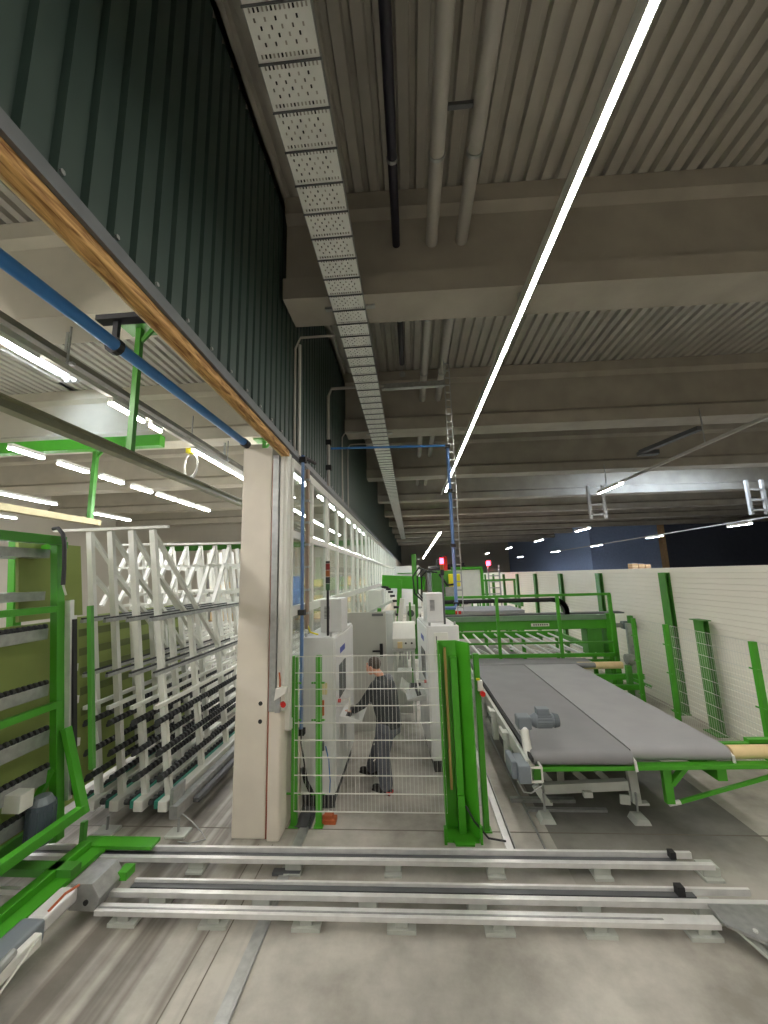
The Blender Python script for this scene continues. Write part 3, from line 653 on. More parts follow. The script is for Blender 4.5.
for z in (2.5, 1.95, 1.6, 1.15): MB().cbox((-3.78 - (z - .37) * TILT, 4.42, z), .14, .08, .08).build('roller_bracket', 'alu', s)
# gear motor on shuttle
mc = V((-3.78, 4.02, .62))
m1 = MB().tube([mc + V((0, 0, -.22)), mc + V((0, 0, .14))], .115, 16)
for k in range(12):
    a = 2 * PI * k / 12; m1.box(mc.x + .115 * math.cos(a) - .008, mc.x + .115 * math.cos(a) + .008, mc.y + .115 * math.sin(a) - .008, mc.y + .115 * math.sin(a) + .008, mc.z - .2, mc.z + .1)
mo = m1.build('gear_motor', mat('motor_blue_grey', (74, 84, 96), .45), s, bev=.004)
MB().tube([mc + V((0, 0, .14)), mc + V((0, 0, .2))], [.105, .07], 16).build('fan_cover', 'motor', mo)
MB().box(mc.x - .18, mc.x + .0, mc.y - .24, mc.y - .1, mc.z + .16, mc.z + .32).build('junction_box', 'white', s, bev=.006)
# travel drive in front
d = thing('travel_drive', (-3.0, 3.7, 0), 'grey servo drive and gearbox on the near cross rail below the shuttle', 'drive')
MB().prism([(-3.10, .10), (-2.86, .10), (-2.82, .20), (-2.90, .31), (-3.10, .31)], 'y', 3.66, 3.96).build('gear_housing', 'steel', d, bev=.005)
MB().tube([(-2.94, 3.65, .17), (-2.94, 3.665, .17)], .022, 12).build('shaft_hole', 'black', d)
MB().box(-3.18, -3.02, 3.34, 3.66, .18, .29).build('gearbox', 'alu', d, bev=.02)
MB().box(-3.2, -3.0, 2.75, 3.34, .14, .30).build('servo_motor', 'motor', d, bev=.025)
MB().box(-3.02, -2.94, 2.9, 3.25, .18, .27).build('connector_box', 'white', d, bev=.01)
MB().box(-3.17, -3.03, 2.3, 2.75, .15, .28).build('motor_tail', 'dsteel', d, bev=.02)
MB().tube([(-2.97, 3.05, .3), (-2.93, 2.6, .25), (-2.96, 2.1, .2), (-3.0, 1.4, .1)], .03, 8).build('grey_hose', 'steel', d, smooth=True)
MB().tube([(-2.93, 3.2, .26), (-2.88, 2.7, .12), (-2.92, 2.2, .05), (-3.0, 1.6, .02)], .009, 6).build('cable', 'white', d, smooth=True)
MB().tube([(-3.05, 3.4, .29), (-3.0, 3.5, .35), (-3.02, 3.66, .30)], .01, 6).build('cable', 'orange', d, smooth=True)

# ================================================================== CROSS RAILS ON THE FLOOR
def prof(y, z0, w=.10, h=.07): return MB().prism([(y, z0), (y + w, z0), (y + w, z0 + h), (y + w * .72, z0 + h), (y + w * .72, z0 + h * .55), (y + w * .3, z0 + h * .55), (y + w * .3, z0 + h), (y, z0 + h)], 'x', 0, 1)
def xprism(pf, x0, x1): return MB().prism(pf, 'x', x0, x1)
def foot(par, x, y, w=.17):
    MB().box(x - w / 2, x + w / 2, y - .10, y + .10, 0, .025).build('foot_plate', 'sub', par, bev=.004)
    MB().box(x - .08, x + .08, y - .06, y + .06, .025, .10).build('foot', 'sub', par, bev=.006)
r = thing('cross_rail', (0, 4.35, 0), 'farther long aluminium cross rail on white feet', 'rail')
XR = 2.72
MB().box(-5.0, XR, 4.27, 4.315, .10, .145).build('front_profile', 'alu', r, bev=.003)
MB().box(-5.0, XR - .12, 4.40, 4.43, .11, .165).build('rear_profile', 'alu', r, bev=.003)
MB().box(-5.0, XR - .3, 4.33, 4.39, .10, .125).build('toothed_rack', 'dsteel', r)
MB().box(XR - .35, XR - .3, 4.34, 4.40, .14, .2).build('end_stop', 'black', r)
for i in range(8): foot(r, -4.3 + .0 + i * 1.0 - .0, 4.36)
r = thing('cross_rail', (0, 3.9, 0), 'middle aluminium cross rail with toothed rack on white feet', 'rail')
MB().box(-5.0, 2.95, 3.87, 3.915, .10, .145).build('front_profile', 'alu', r, bev=.003)
MB().box(-2.7, 2.78, 3.99, 4.015, .11, .165).build('rear_profile', 'alu', r, bev=.003)
MB().box(-2.7, 2.3, 3.935, 3.99, .11, .14).build('toothed_rack', 'dsteel', r)
MB().box(2.15, 2.21, 3.93, 3.99, .14, .21).build('end_stop', 'black', r)
for i in range(8): foot(r, -4.3 + i * .95, 3.94)
r = thing('cable_tray', (0, 3.7, 0), 'bright flat aluminium cable duct along the near cross rail', 'cable duct')
MB().box(-2.85, 2.32, 3.67, 3.76, .08, .12).build('duct', 'alu', r, bev=.003)
MB().box(-2.84, 1.9, 3.70, 3.715, .12, .124).build('groove', 'steel', r)
for i in range(7): MB().box(-2.6 + .8 * i - .12, -2.6 + .8 * i + .12, 3.665, 3.80, 0, .03).box(-2.6 + .8 * i - .05, -2.6 + .8 * i + .05, 3.69, 3.75, .03, .08).build('foot_plate', 'sub', r)
r = thing('rail_end_plate', (2.6, 3.75, 0), 'galvanised grey end plate with bracket at the end of the cross rails', 'plate')
MB().prism([(2.33, 3.66), (2.33, 3.85), (3.4, 3.85), (3.4, 3.52), (2.5, 3.52)], 'z', .13, .15).build('plate', 'steel', r)
q = MB()
for k in range(6): q.tube([(2.5 + .14 * k, 3.6, .15), (2.5 + .14 * k, 3.6, .162)], .016, 8)
q.build('bolt_row', 'alu', r)
MB().bar((2.42, 3.66, .12), (2.58, 3.45, .01), .06, .02).build('gusset', 'sub', r); MB().box(2.5, 3.3, 3.42, 3.5, 0, .1).build('angle', 'sub', r, bev=.01)
MB().box(2.55, 2.62, 3.5, 3.66, 0, .13).build('leg', 'sub', r)

for o_ in C.objects:
    if o_.parent is None and o_.name.split('.')[0] == 'cross_rail' or o_.get('label', '').startswith('bright flat aluminium cable duct'): o_.rotation_euler.z = math.radians(.55); o_.location.y += (.0 if 'farther' in o_['label'] else (-.03 if 'middle' in o_['label'] else .0))
# ================================================================== FENCE AND GREEN POSTS
def mesh_panel(par, a, b, z0, z1, dv=.05, dh=.19, name='mesh_panel', wv=.0028, wh=.009):
    a, b = V(a), V(b); n = int((b - a).length / dv); q = MB()
    for i in range(n + 1):
        p = a.lerp(b, i / n); q.box(p.x - wv / 2, p.x + wv / 2, p.y - wv / 2, p.y + wv / 2, z0, z1)
    m_ = int(round((z1 - z0) / dh))
    for j in range(m_ + 1):
        z = z0 + (z1 - z0) * j / m_; d = (b - a).normalized() * 0
        q.bar((a.x, a.y, z), (b.x, b.y, z), wh, wh)
    return q.build(name, 'white', par)
def fpost(x, y, h, label, w=.068, alongx=True, arms=(.35, 1.17, 1.6)):
    t = thing('fence_post', (x, y, 0), label, 'post')
    MB().box(x - w / 2, x + w / 2, y - w / 2, y + w / 2, .01, h).build('tube', 'green', t, bev=.004)
    MB().box(x - .055, x + .055, y - .055, y + .055, 0, .012).build('foot_plate', 'green', t)
    for z in arms:
        if alongx: MB().box(x - .085, x + .085, y - .04, y - .025, z, z + .02).build('clip', 'green', t)
        else: MB().box(x - .04, x - .025, y - .085, y + .085, z, z + .02).build('clip', 'green', t)
    return t
fpost(-1.515, 5.03, 1.93, 'green fence post beside the cream base casing')
fpost(-1.215, 5.03, 1.93, 'green fence post in front of the control cabinet with the stack light')
f = thing('mesh_fence', (-.6, 4.97, 0), 'welded wire fence panel in front of the working man', 'fence'); mesh_panel(f, (-1.5, 4.965, 0), (.30, 4.965, 0), .19, 1.93, dv=.045)
# tall green folded post
t = thing('guard_post', (.5, 4.9, 0), 'tall wide green folded steel guard post beside the wire fence', 'guard post')
MB().prism([(.27, 4.83), (.285, 4.83), (.285, 5.0), (.50, 5.0), (.63, 4.80), (.645, 4.81), (.51, 5.02), (.27, 5.02)], 'z', .02, 2.09).build('shell', 'green', t, bev=.003)
MB().box(.42, .50, 4.93, 5.0, .02, 1.9).build('inner_channel', 'green', t, bev=.003)
MB().box(.42, .50, 4.90, 4.93, .02, .40).build('inner_foot', 'green', t)
MB().box(.345, .375, 4.93, 4.96, .45, 2.02).build('cable_strip', mat('cable_olive', (150, 130, 70), .6), t)
MB().box(.25, .62, 4.78, 5.03, 0, .02).box(.24, .27, 4.74, 4.80, 0, .16).box(.63, .655, 4.75, 4.82, 0, .16).build('foot_plate', 'green', t)
MB().prism([(.36, 4.72), (.56, 4.72), (.58, 4.8), (.34, 4.8)], 'z', 0, .02).build('foot_tab', 'green', t)
MB().tube([(.5, 4.85, .33), (.58, 4.8, .2), (.72, 4.78, .05), (.9, 4.76, .035)], .011, 6).build('cable', 'black', t, smooth=True)
t = fpost(.735, 5.0, 1.93, 'green fence post with emergency stop beside the belt table', arms=())
MB().cbox((.755, 4.93, 1.58), .06, .05, .12).build('stop_box', 'white', t, bev=.006); MB().cbox((.735, 4.93, 1.65), .04, .04, .02).build('yellow_ring', 'yellow', t)
MB().tube([(.77, 4.9, 1.5), (.775, 4.86, 1.5)], .03, 12).build('stop_button', 'red', t)
t = thing('clear_screen', (.685, 5.02, 0), 'narrow clear plastic strip between guard post and fence post', 'screen'); MB().box(.67, .70, 5.0, 5.008, .25, 1.95).build('pane', 'glass', t); MB().box(.655, .668, 4.99, 5.01, .2, 1.98).build('edge_profile', 'alu', t)
# side fence along the partition
FX = 4.62
nm = ['at the far end beside the cutting bridge', 'halfway along the side fence', 'third, near the frame edge', 'nearest, past the tan roll']
for i, y in enumerate((8.75, 7.7, 5.85, 4.2)):
    fpost(FX, y, 1.87, 'green side fence post, ' + nm[i], w=.07, alongx=False, arms=(.35, 1.0, 1.5))
for i, (a, b) in enumerate(((8.7, 7.75), (7.65, 5.9), (5.8, 4.25))):
    f = thing('mesh_fence', (FX, a, 0), 'side fence wire panel before the white partition, ' + ['farthest panel', 'middle panel', 'nearest panel'][i], 'fence'); mesh_panel(f, (FX + .05, a, 0), (FX + .05, b, 0), .17, 1.85, wv=.0025, wh=.007)

# ================================================================== CONTROL CABINETS
def cabinet(x0, x1, y0, y1, h, face, label, lx):
    t = thing('control_cabinet', ((x0 + x1) / 2, y0, 0), label, 'cabinet')
    MB().box(x0, x1, y0, y1, .16, h).build('body', 'cabinet', t, bev=.012)
    MB().box(x0 + .03, x1 - .03, y0 + .03, y1 - .03, 0, .16).build('plinth', 'black', t)
    q = MB()
    for k in range(14): q.box(x0 + .04 + k * .03, x0 + .05 + k * .03, y0 + .015, y0 + .03, .01, .15)
    q.build('plinth_grille', 'dsteel', t)
    xf = x1 if face > 0 else x0; s_ = face
    # door on the operator side
    a, b = sorted((xf, xf + s_ * .018))
    dr = MB().box(a, b, y0 + .02, y1 - .02, .2, h - .03).build('door', 'cabinet', t, bev=.004)
    a, b = sorted((xf + s_ * .018, xf + s_ * .03))
    MB().box(a, b, y0 + .25, y0 + .75, 1.25, 1.68).build('screen', 'screen', t)
    # logo: slanted plate and bars
    lo = MB(); a, b = sorted((xf + s_ * .018, xf + s_ * .022))
    for k in range(6): lo.box(a, b, y0 + .35 + k * .07, y0 + .40 + k * .07, h - .28, h - .20)
    lo.build('logo', 'logo', t)
    # keyboard tray
    xa, xb = sorted((xf, xf + s_ * .32))
    tr_ = MB().prism([(xf + s_ * .02, .93), (xf + s_ * .33, .93), (xf + s_ * .33, .96), (xf + s_ * .02, 1.02)], 'y', y0 + .25, y0 + .8).build('keyboard_tray', 'cabinet', t, bev=.006)
    kb = MB().bar((xf + s_ * .10, y0 + .3, .995), (xf + s_ * .10, y0 + .75, .995), .14, .02).build('keyboard', 'black', tr_)
    MB().tube([(xf + s_ * .02, y0 + .3, 1.2), (xf + s_ * .16, y0 + .3, 1.24), (xf + s_ * .14, y0 + .32, 1.06)], .016, 8).build('bracket_arm', 'white', t)
    MB().tube([(xf + s_ * .03, y0 + .14, 1.25), (xf + s_ * .06, y0 + .14, 1.25)], .025, 12).build('stop_button', 'red', t)
    # box on top
    bxp = MB().box(lx - .16, lx + .16, y0 + .45, y0 + .95, h, h + .48).build('top_unit', 'cabinet', t, bev=.012)
    q = MB()
    for k in range(9): q.box(lx - .1, lx - .02, y0 + .444, y0 + .45, h + .2 + k * .02, h + .21 + k * .02)
    q.build('vent', 'dsteel', bxp)
    q = MB()
    for xx in (x0 + .05, x1 - .05):
        for yy in (y0 + .06, y1 - .06): q.tube([(xx, yy, h), (xx, yy, h + .05)], .018, 8)
    q.build('lifting_eye', 'steel', t)
    return t
cl = cabinet(-1.535, -1.09, 5.36, 6.95, 2.1, 1, 'pale grey control cabinet behind two green fence posts, next to the glazing', -1.22)
MB().box(-1.33, -1.18, 5.31, 5.36, 1.38, 1.52).build('socket_box', mat('box_cream', (206, 196, 150), .5), cl, bev=.006)
MB().box(-1.27, -1.22, 5.32, 5.36, 1.12, 1.3).build('main_switch', 'orange', cl)
MB().box(-1.30, -1.22, 5.31, 5.36, .70, .80).build('plug_box', 'dsteel', cl)
MB().tube([(-1.2, 5.33, .75), (-1.16, 5.32, .6), (-1.14, 5.32, .35), (-1.15, 5.33, .2)], .007, 6).build('cable', 'blue', cl)
MB().tube([(-1.5, 5.33, .5), (-1.45, 5.3, .35), (-1.35, 5.28, .2)], .03, 8).build('corrugated_hose', 'black', cl)
cr_ = cabinet(.20, .70, 6.3, 7.75, 2.1, -1, 'pale grey control cabinet behind the tall green guard post', .42)
MB().box(.30, .52, 6.28, 6.3, 1.55, 2.0).build('white_plate', 'white', cr_, bev=.004)
MB().box(.33, .345, 6.27, 6.28, 1.85, 1.95).box(.33, .345, 6.27, 6.28, 1.65, 1.75).build('plate_slot', 'dsteel', cr_)
for z in (.95, .6): MB().box(.56, .66, 6.25, 6.3, z, z + .13).build('plug_box', 'dsteel', cr_, bev=.004)
cr_.rotation_euler.z = math.radians(5)
def stack(x, y, zb, segs, label, lit=None, htube=.45):
    t = thing('stack_light', (x, y, zb), label, 'signal lamp')
    MB().tube([(x, y, zb), (x, y, zb + htube)], .018, 10).build('pole', 'black' if lit is None else 'dsteel', t)
    z = zb + htube
    for i, mm in enumerate(segs):
        MB().tube([(x, y, z), (x, y, z + .09)], .032, 12).build('lamp_segment', mm, t); z += .095
    MB().tube([(x, y, z), (x, y, z + .03)], .03, 12).build('cap', 'black', t)
M['ambglass'] = mat('dull_amber_glass', (150, 84, 30), .3); M['redglass'] = mat('dull_red_glass', (120, 26, 22), .3); M['gglass'] = mat('dull_green_glass', (40, 84, 40), .3)
stack(-1.20, 5.5, 2.1, ('gglass', 'black', 'ambglass', 'redglass'), 'unlit red amber green stack light on the cabinet by the glazing', htube=.62)
stack(.50, 6.5, 2.1, ('black', 'ambglass', 'redglow'), 'stack light shining red on the farther control cabinet', 1, htube=.78)
# white bracket with red emergency stop by the column base
t = thing('emergency_stop', (-1.58, 4.72, 1.45), 'white angled box with red emergency stop on the cream casing', 'switch')
MB().prism([(-1.66, 1.50), (-1.52, 1.58), (-1.50, 1.66), (-1.64, 1.64)], 'y', 4.66, 4.735).build('box', 'white', t, bev=.006)
MB().box(-1.66, -1.60, 4.70, 4.735, 1.36, 1.55).build('bracket', 'steel', t)
MB().tube([(-1.55, 4.66, 1.47), (-1.53, 4.62, 1.47)], .03, 12).build('stop_button', 'red', t); MB().tube([(-1.6, 4.7, 1.64), (-1.6, 4.7, 1.72), (-1.62, 4.73, 1.8)], .01, 6).build('cable', 'orange', t)
tag(MB().box(-1.2, -1.02, 5.05, 5.17, 0, .05).box(-1.17, -1.06, 5.06, 5.16, .05, .09).build('orange_block', 'orange', bev=.006), 'small orange block on the floor at the fence foot', 'block')

# open door leaf behind
t = thing('door_1', (-1.0, 7.8, 0), 'grey steel door leaf standing open across the aisle', 'door', kind='structure')
MB().box(-1.40, -.55, 7.8, 7.85, .02, 2.2).build('door_leaf', 'doorgrey', t, bev=.006)
MB().box(-.68, -.62, 7.77, 7.8, 1.36, 1.6).box(-.82, -.66, 7.75, 7.77, 1.45, 1.48).build('door_handle', 'black', t)
MB().box(-.82, -.6, 7.78, 7.8, 2.12, 2.17).build('door_closer', 'dsteel', t)

# ================================================================== PERSON
P = thing('person', (-.5, 5.8, 0), 'person in dark jacket and grey work trousers leaning to a keyboard tray', 'person')
def limb(mb, pts, n=12):
    """pts: (point, radius) chain with slightly flattened rings"""
    mb.tube([p for p, r in pts], [r for p, r in pts], n)
    for p, r in pts: mb.ell(p, r, r, r, 10, 6)
hipc = V((-.40, 5.82, .93)); chest = V((-.46, 5.80, 1.28)); neck = V((-.53, 5.80, 1.50)); headc = V((-.635, 5.79, 1.63))
AX, AY = V((1, 0, 0)), V((0, 1, 0))
tilt = (chest - hipc).normalized(); ax = V((tilt.z, 0, -tilt.x))
sk = MB()
# head
sk.ell(headc + V((.02, 0, .02)), .098, .078, .105, 20, 14); sk.ell(headc + V((-.035, 0, -.045)), .07, .06, .075, 16, 10)
sk.ell(headc + V((-.10, 0, -.01)), .022, .014, .024, 8, 6); sk.ell(headc + V((-.085, 0, -.065)), .02, .03, .012, 8, 6)
for sy in (-1, 1): sk.ell(headc + V((.025, sy * .08, -.005)), .022, .012, .034, 8, 6)
sk.ell(headc + V((-.075, 0, .035)), .03, .05, .014, 8, 6)
limb(sk, [(neck + V((.03, 0, -.06)), .062), (neck + V((.01, 0, .03)), .056), (headc + V((.02, 0, -.03)), .055)])
sk.rings([(hipc, AX, .11, AY, .155), (hipc.lerp(chest, .5), ax, .10, AY, .14), (chest, ax, .115, AY, .17), (neck + V((.02, 0, -.06)), ax, .08, AY, .12)])
shL, shR = V((-.47, 5.63, 1.42)), V((-.50, 5.98, 1.42))
elL, wrL = V((-.66, 5.56, 1.16)), V((-.86, 5.60, 1.03))
elR, wrR = V((-.68, 6.03, 1.20)), V((-.86, 5.98, 1.05))
knL, anL = V((-.47, 5.74, .50)), V((-.43, 5.76, .09))
knR, anR = V((-.68, 5.99, .50)), V((-.88, 6.06, .09))
for a, b, c_ in ((shL, elL, wrL), (shR, elR, wrR)): limb(sk, [(a, .058), (b, .042), (c_, .028)])
for h0, k0, a0 in ((hipc + V((0, -.09, -.05)), knL, anL), (hipc + V((0, .09, -.05)), knR, anR)): limb(sk, [(h0, .085), (k0, .055), (a0, .038)])
def hand(w, sy):
    pc = w + V((-.055, 0, -.012)); sk.ell(pc, .05, .04, .018, 12, 8)
    for k, ln in enumerate((.062, .072, .068, .052)):
        a = pc + V((-.032, (k - 1.5) * .021, 0)); b = a + V((-ln * .55, (k - 1.5) * .003, .006)); c2 = b + V((-ln * .5, 0, -.018))
        sk.tube([a, b, c2], [.0105, .0098, .0085], 8); sk.ell(c2, .0085, .0085, .0085, 6, 4)
    a = pc + V((.01, sy * .035, 0)); sk.tube([a, a + V((-.03, sy * .028, -.002)), a + V((-.06, sy * .034, -.012))], [.014, .012, .010], 8)
hand(wrL, 1); hand(wrR, -1)
sk.build('body', 'skin', P, remesh=.007, sm=3)
hr = MB().ell(headc + V((.032, 0, .045)), .104, .086, .098, 20, 14)
hr2 = MB(); 
# hair cap: keep only the part above/behind the face line
keep = [i for i, v in enumerate(hr.v) if True]
cap = MB()
for f_ in hr.f:
    c_ = sum((V(hr.v[i]) for i in f_), V()) / len(f_); r_ = c_ - headc
    if r_.z > -.055 + max(0, (-r_.x) * 1.6) and not (r_.x < -.055 and r_.z < .075): cap.add([hr.v[i] for i in f_], [tuple(range(len(f_)))])
ho = cap.build('hair', 'hair', P, smooth=True); so = ho.modifiers.new('s', 'SOLIDIFY'); so.thickness = .022; so.offset = -1
jk = MB()
jk.rings([(hipc + V((.0, 0, -.08)), AX, .175, AY, .19), (hipc + V((0, 0, .04)), AX, .17, AY, .19), (hipc.lerp(chest, .5), ax, .17, AY, .20), (chest, ax, .185, AY, .225), (chest + V((-.02, 0, .12)), ax, .15, AY, .22), (neck + V((.02, 0, -.045)), ax, .085, AY, .12), (neck + V((.015, 0, .015)), ax, .07, AY, .075)], 20)
for a, b, c_ in ((shL, elL, wrL),): limb(jk, [(a, .082), (a.lerp(b, .5), .07), (b, .062), (b.lerp(c_, .6), .052), (c_ + (b - c_) * .12, .045)])
jk.build('jacket', 'jacket', P, remesh=.011, sm=4)
sl = MB()
for a, b, c_ in ((shR, elR, wrR),): limb(sl, [(a, .082), (a.lerp(b, .5), .07), (b, .062), (b.lerp(c_, .6), .052), (c_ + (b - c_) * .12, .045)])
sl.build('grey_sleeve', 'shirt', P, remesh=.011, sm=4)
tz = MB()
tz.rings([(hipc + V((0, 0, -.16)), AX, .16, AY, .185), (hipc + V((0, 0, -.02)), AX, .158, AY, .175), (hipc + V((0, 0, .06)), AX, .12, AY, .165)], 20)
for h0, k0, a0 in ((hipc + V((0, -.09, -.08)), knL, anL), (hipc + V((0, .09, -.08)), knR, anR)): limb(tz, [(h0, .135), (h0.lerp(k0, .5), .125), (k0, .108), (k0.lerp(a0, .5), .102), (a0 + V((0, 0, .03)), .092)])
tz.build('trousers', 'trouser', P, remesh=.011, sm=3)
MB().box(-.585, -.575, 5.70, 5.74, .60, .62).bar((-.56, 5.655, .42), (-.50, 5.655, .47), .004, .014).build('reflective_piping', 'white', P)
for a0, lb in ((anL, ''), (anR, '')):
    MB().ell((a0.x - .02, a0.y, .075), .085, .055, .06, 14, 8).ell((a0.x - .13, a0.y, .045), .10, .05, .04, 14, 8).ell((a0.x + .03, a0.y, .05), .06, .045, .05, 14, 8).box(a0.x - .22, a0.x + .08, a0.y - .045, a0.y + .045, 0, .02).build('shoe', 'shoe', P, remesh=.008, sm=2)
MB().box(anL.x + .03, anL.x + .085, anL.y - .05, anL.y + .05, .02, .05).build('shoe_heel_trim', 'red', P, bev=.004)

# ================================================================== MACHINES DOWN THE AISLE
P.rotation_euler.z = math.radians(-30); P.scale = (1.0, 1.0, .985)
t = thing('machine_console', (-.25, 8.4, 0), 'white sloped operator console behind the working man', 'console')
MB().prism([(8.2, 1.42), (8.2, 1.62), (8.5, 1.9), (8.8, 1.9), (8.8, 1.42)], 'x', -.45, .02).build('sloped_panel', 'white', t, bev=.01)
MB().box(-.46, -.0, 8.25, 8.75, 1.36, 1.40).build('shelf', 'alu', t); MB().box(-.35, -.25, 8.15, 8.2, 1.44, 1.56).build('tan_box', 'tan', t)
q = MB()
for k in range(3): q.tube([(-.3 + .12 * k, 8.19, 1.53), (-.3 + .12 * k, 8.2, 1.53)], .02, 10)
q.build('knob', 'black', t)
for x in (-.42, -.03):
    for y in (8.3, 8.7): MB().box(x - .02, x + .02, y - .02, y + .02, 0, 1.36).build('leg', 'sub', t)
MB().box(-.38, -.08, 8.32, 8.68, .15, .95).build('drive_box', 'sub', t, bev=.01)
t = thing('keyboard_shelf', (.0, 7.2, 1), 'white slanted keyboard shelf fixed to the farther cabinet', 'shelf')
MB().prism([(-.28, 1.02), (-.16, .92), (.12, .92), (.12, .95), (-.15, .95), (-.26, 1.05)], 'y', 6.85, 7.5).build('shelf', 'white', t, bev=.004); MB().box(-.12, .08, 6.95, 7.4, .95, .975).build('keyboard', 'black', t)
t = thing('edging_machine', (-.4, 10.5, 0), 'pale grinding machine with tilted white frame and green struts in the aisle', 'machine')
MB().box(-.95, -.5, 9.6, 10.4, .1, 2.0).build('housing', 'cabinet', t, bev=.02)
MB().box(-.5, -.2, 10.2, 11.0, .1, 1.6).build('drive_unit', 'sub', t, bev=.02)
MB().bar((-.55, 9.5, .3), (-.25, 9.5, 2.35), .12, .08, (0, 1, 0)).build('tilted_frame', 'white', t, bev=.005)
MB().bar((-.82, 9.3, 1.1), (-.80, 9.3, 2.15), .09, .08, (0, 1, 0)).build('strut', 'green', t); MB().bar((-.08, 9.6, .3), (-.08, 9.6, 2.25), .05, .05, (0, 1, 0)).build('strut', 'dgreen', t)
MB().bar((-.45, 10.4, .6), (-.33, 10.4, 2.8), .12, .12, (0, 1, 0)).build('strut', 'green', t)
MB().bar((-1.0, 13, 2.72), (.42, 13, 2.62), .2, .42).build('gantry_beam', 'green', t, bev=.01)
MB().box(.0, .16, 13.2, 13.4, .2, 3.6).build('gantry_post', 'dgreen', t); q = MB()
for k in range(6): q.box(.16, .3, 13.2, 13.3, 1.8 + .32 * k, 1.86 + .32 * k)
q.build('cable_comb', 'steel', t)
q = MB()
for k in range(9): q.cbox((-.72 + .06 * k * (1 - k * .03), 9.9, 2.62 - .02 * k * k * .7), .12, .16, .05)
q.build('cable_chain', 'black', t)
q = MB(); 
for k in range(7): q.tube([(-.5 + .07 * k, 9.48, .75 + .1 * (k % 3)), (-.48 + .07 * k, 9.48, 1.2 + .07 * k)], .018, 6)
q.build('valve_row', 'steel', t)
MB().box(-.2, .05, 10.6, 10.9, 1.6, 2.1).build('spindle_head', 'white', t, bev=.02); MB().tube([(-.07, 10.6, 1.9), (-.07, 10.5, 1.9)], .09, 14).build('grinding_wheel', 'dsteel', t)
MB().bar((-1.3, 9.9, 1.9), (-.5, 9.4, 2.3), .05, .05).build('tie_bar', 'sub', t)
tag(MB().prism([(-1.35, .5), (-1.0, .5), (-.9, 2.5), (-1.3, 2.5)], 'y', 11.5, 12.6).build('machine_cover', 'white', bev=.02), 'white machine cover standing by the glazing down the aisle', 'cover')
t = thing('robot_head', (.8, 11, 0), 'green cutting head carriage with yellow cap and black hoses', 'machine')
p1 = AT(441, 590, y=11); 
MB().box(.55, 1.15, 11.0, 11.3, 1.3, 3.0).build('carriage', 'dgreen', t, bev=.02); MB().box(.7, 1.1, 10.9, 11.0, 1.7, 2.35).build('cover', 'green', t, bev=.01)
MB().box(1.0, 1.32, 10.85, 11.0, 2.55, 2.9).build('motor_cap', 'yellow', t, bev=.03); MB().box(.9, 1.2, 10.8, 10.95, 2.3, 2.55).build('valve_block', 'steel', t, bev=.01)
for k in range(3): MB().tube([(.5 + .1 * k, 10.9, 2.95), (.2 + .1 * k, 10.85, 3.1 - .05 * k), (.02 + .12 * k, 10.85, 2.85), (.05 + .1 * k, 10.9, 2.4), (.3 + .06 * k, 10.9, 2.15)], .022, 8).build('hose', 'black', t, smooth=True)
MB().tube([(.75, 10.85, 2.9), (.95, 10.8, 2.6), (1.15, 10.8, 2.62)], .03, 8).build('hose', 'black', t, smooth=True); MB().box(.9, 1.0, 11.0, 11.1, 3.0, 3.4).build('red_post', 'red', t)
for x in (.6, 1.1): MB().box(x - .05, x + .05, 11.05, 11.2, 0, 1.3).build('leg', 'dgreen', t)
t = thing('framed_screen', (2.3, 16, 0), 'big white screen in a green frame beyond the rollers', 'screen')
MB().box(1.75, 2.75, 16, 16.04, 1.85, 3.05).build('panel', 'white', t)
MB().box(1.6, 2.85, 15.95, 16.08, 3.05, 3.17).box(1.6, 1.75, 15.95, 16.08, 0, 3.05).box(2.75, 2.87, 15.95, 16.08, 0, 3.05).box(1.6, 2.85, 15.95, 16.08, 1.72, 1.85).build('frame', 'green', t, bev=.01)

# ================================================================== BELT TABLE
BT = thing('belt_table', (2.35, 6.9, 0), 'wide grey belt conveyor table in front of the cutting bridge', 'conveyor table')
def belt(x0, x1, y0, y1, z, r=.075):
    pf = [(y1, z - 2 * r), (y1, z)]
    pf += [(y0 + r - r * math.sin(a), z - r + r * math.cos(a)) for a in [k * PI / 10 for k in range(0, 11)]]
    return MB().prism([(p[0], p[1]) for p in pf], 'x', x0, x1)
belt(1.26, 2.35, 4.80, 9.0, .9).build('dark_belt', 'belt_d', BT, smooth=True)
belt(2.375, 3.46, 4.92, 9.05, .9).build('light_belt', 'belt_l', BT, smooth=True)
MB().box(2.35, 2.375, 4.9, 9.0, .86, .893).build('belt_gap', 'black', BT)
belt(1.26, 3.9, 9.08, 9.62, .9, .05).build('rear_belt', 'belt_d', BT, smooth=True)
MB().tube([(3.50, 5.02, .82), (4.9, 5.06, .82)], .07, 20).build('cardboard_roll', 'tan', BT, smooth=True)
MB().tube([(3.55, 9.2, .83), (4.5, 9.2, .83)], .075, 18).build('cardboard_roll', 'tan', BT, smooth=True)
MB().prism([(1.27, 4.80), (5.0, 4.93), (5.0, 5.03), (1.27, 4.90)], 'z', .70, .745).build('front_beam', 'green', BT, bev=.005)
MB().box(3.95, 4.45, 5.3, 5.38, .76, .84).box(3.62, 4.5, 5.3, 5.36, .72, .80).build('rear_bar', 'green', BT)
for x, y in ((2.36, 4.83), (3.48, 4.96)):
    MB().bar((x, y - .03, .82), (x + .01, y - .03, .71), .025, .02, (0, 1, 0)).bar((x - .03, y + .05, .88), (x, y - .03, .81), .025, .02).build('roller_bracket', 'alu', BT)
def Q(px, py, y=4.98): return AT(px, py, y=y)
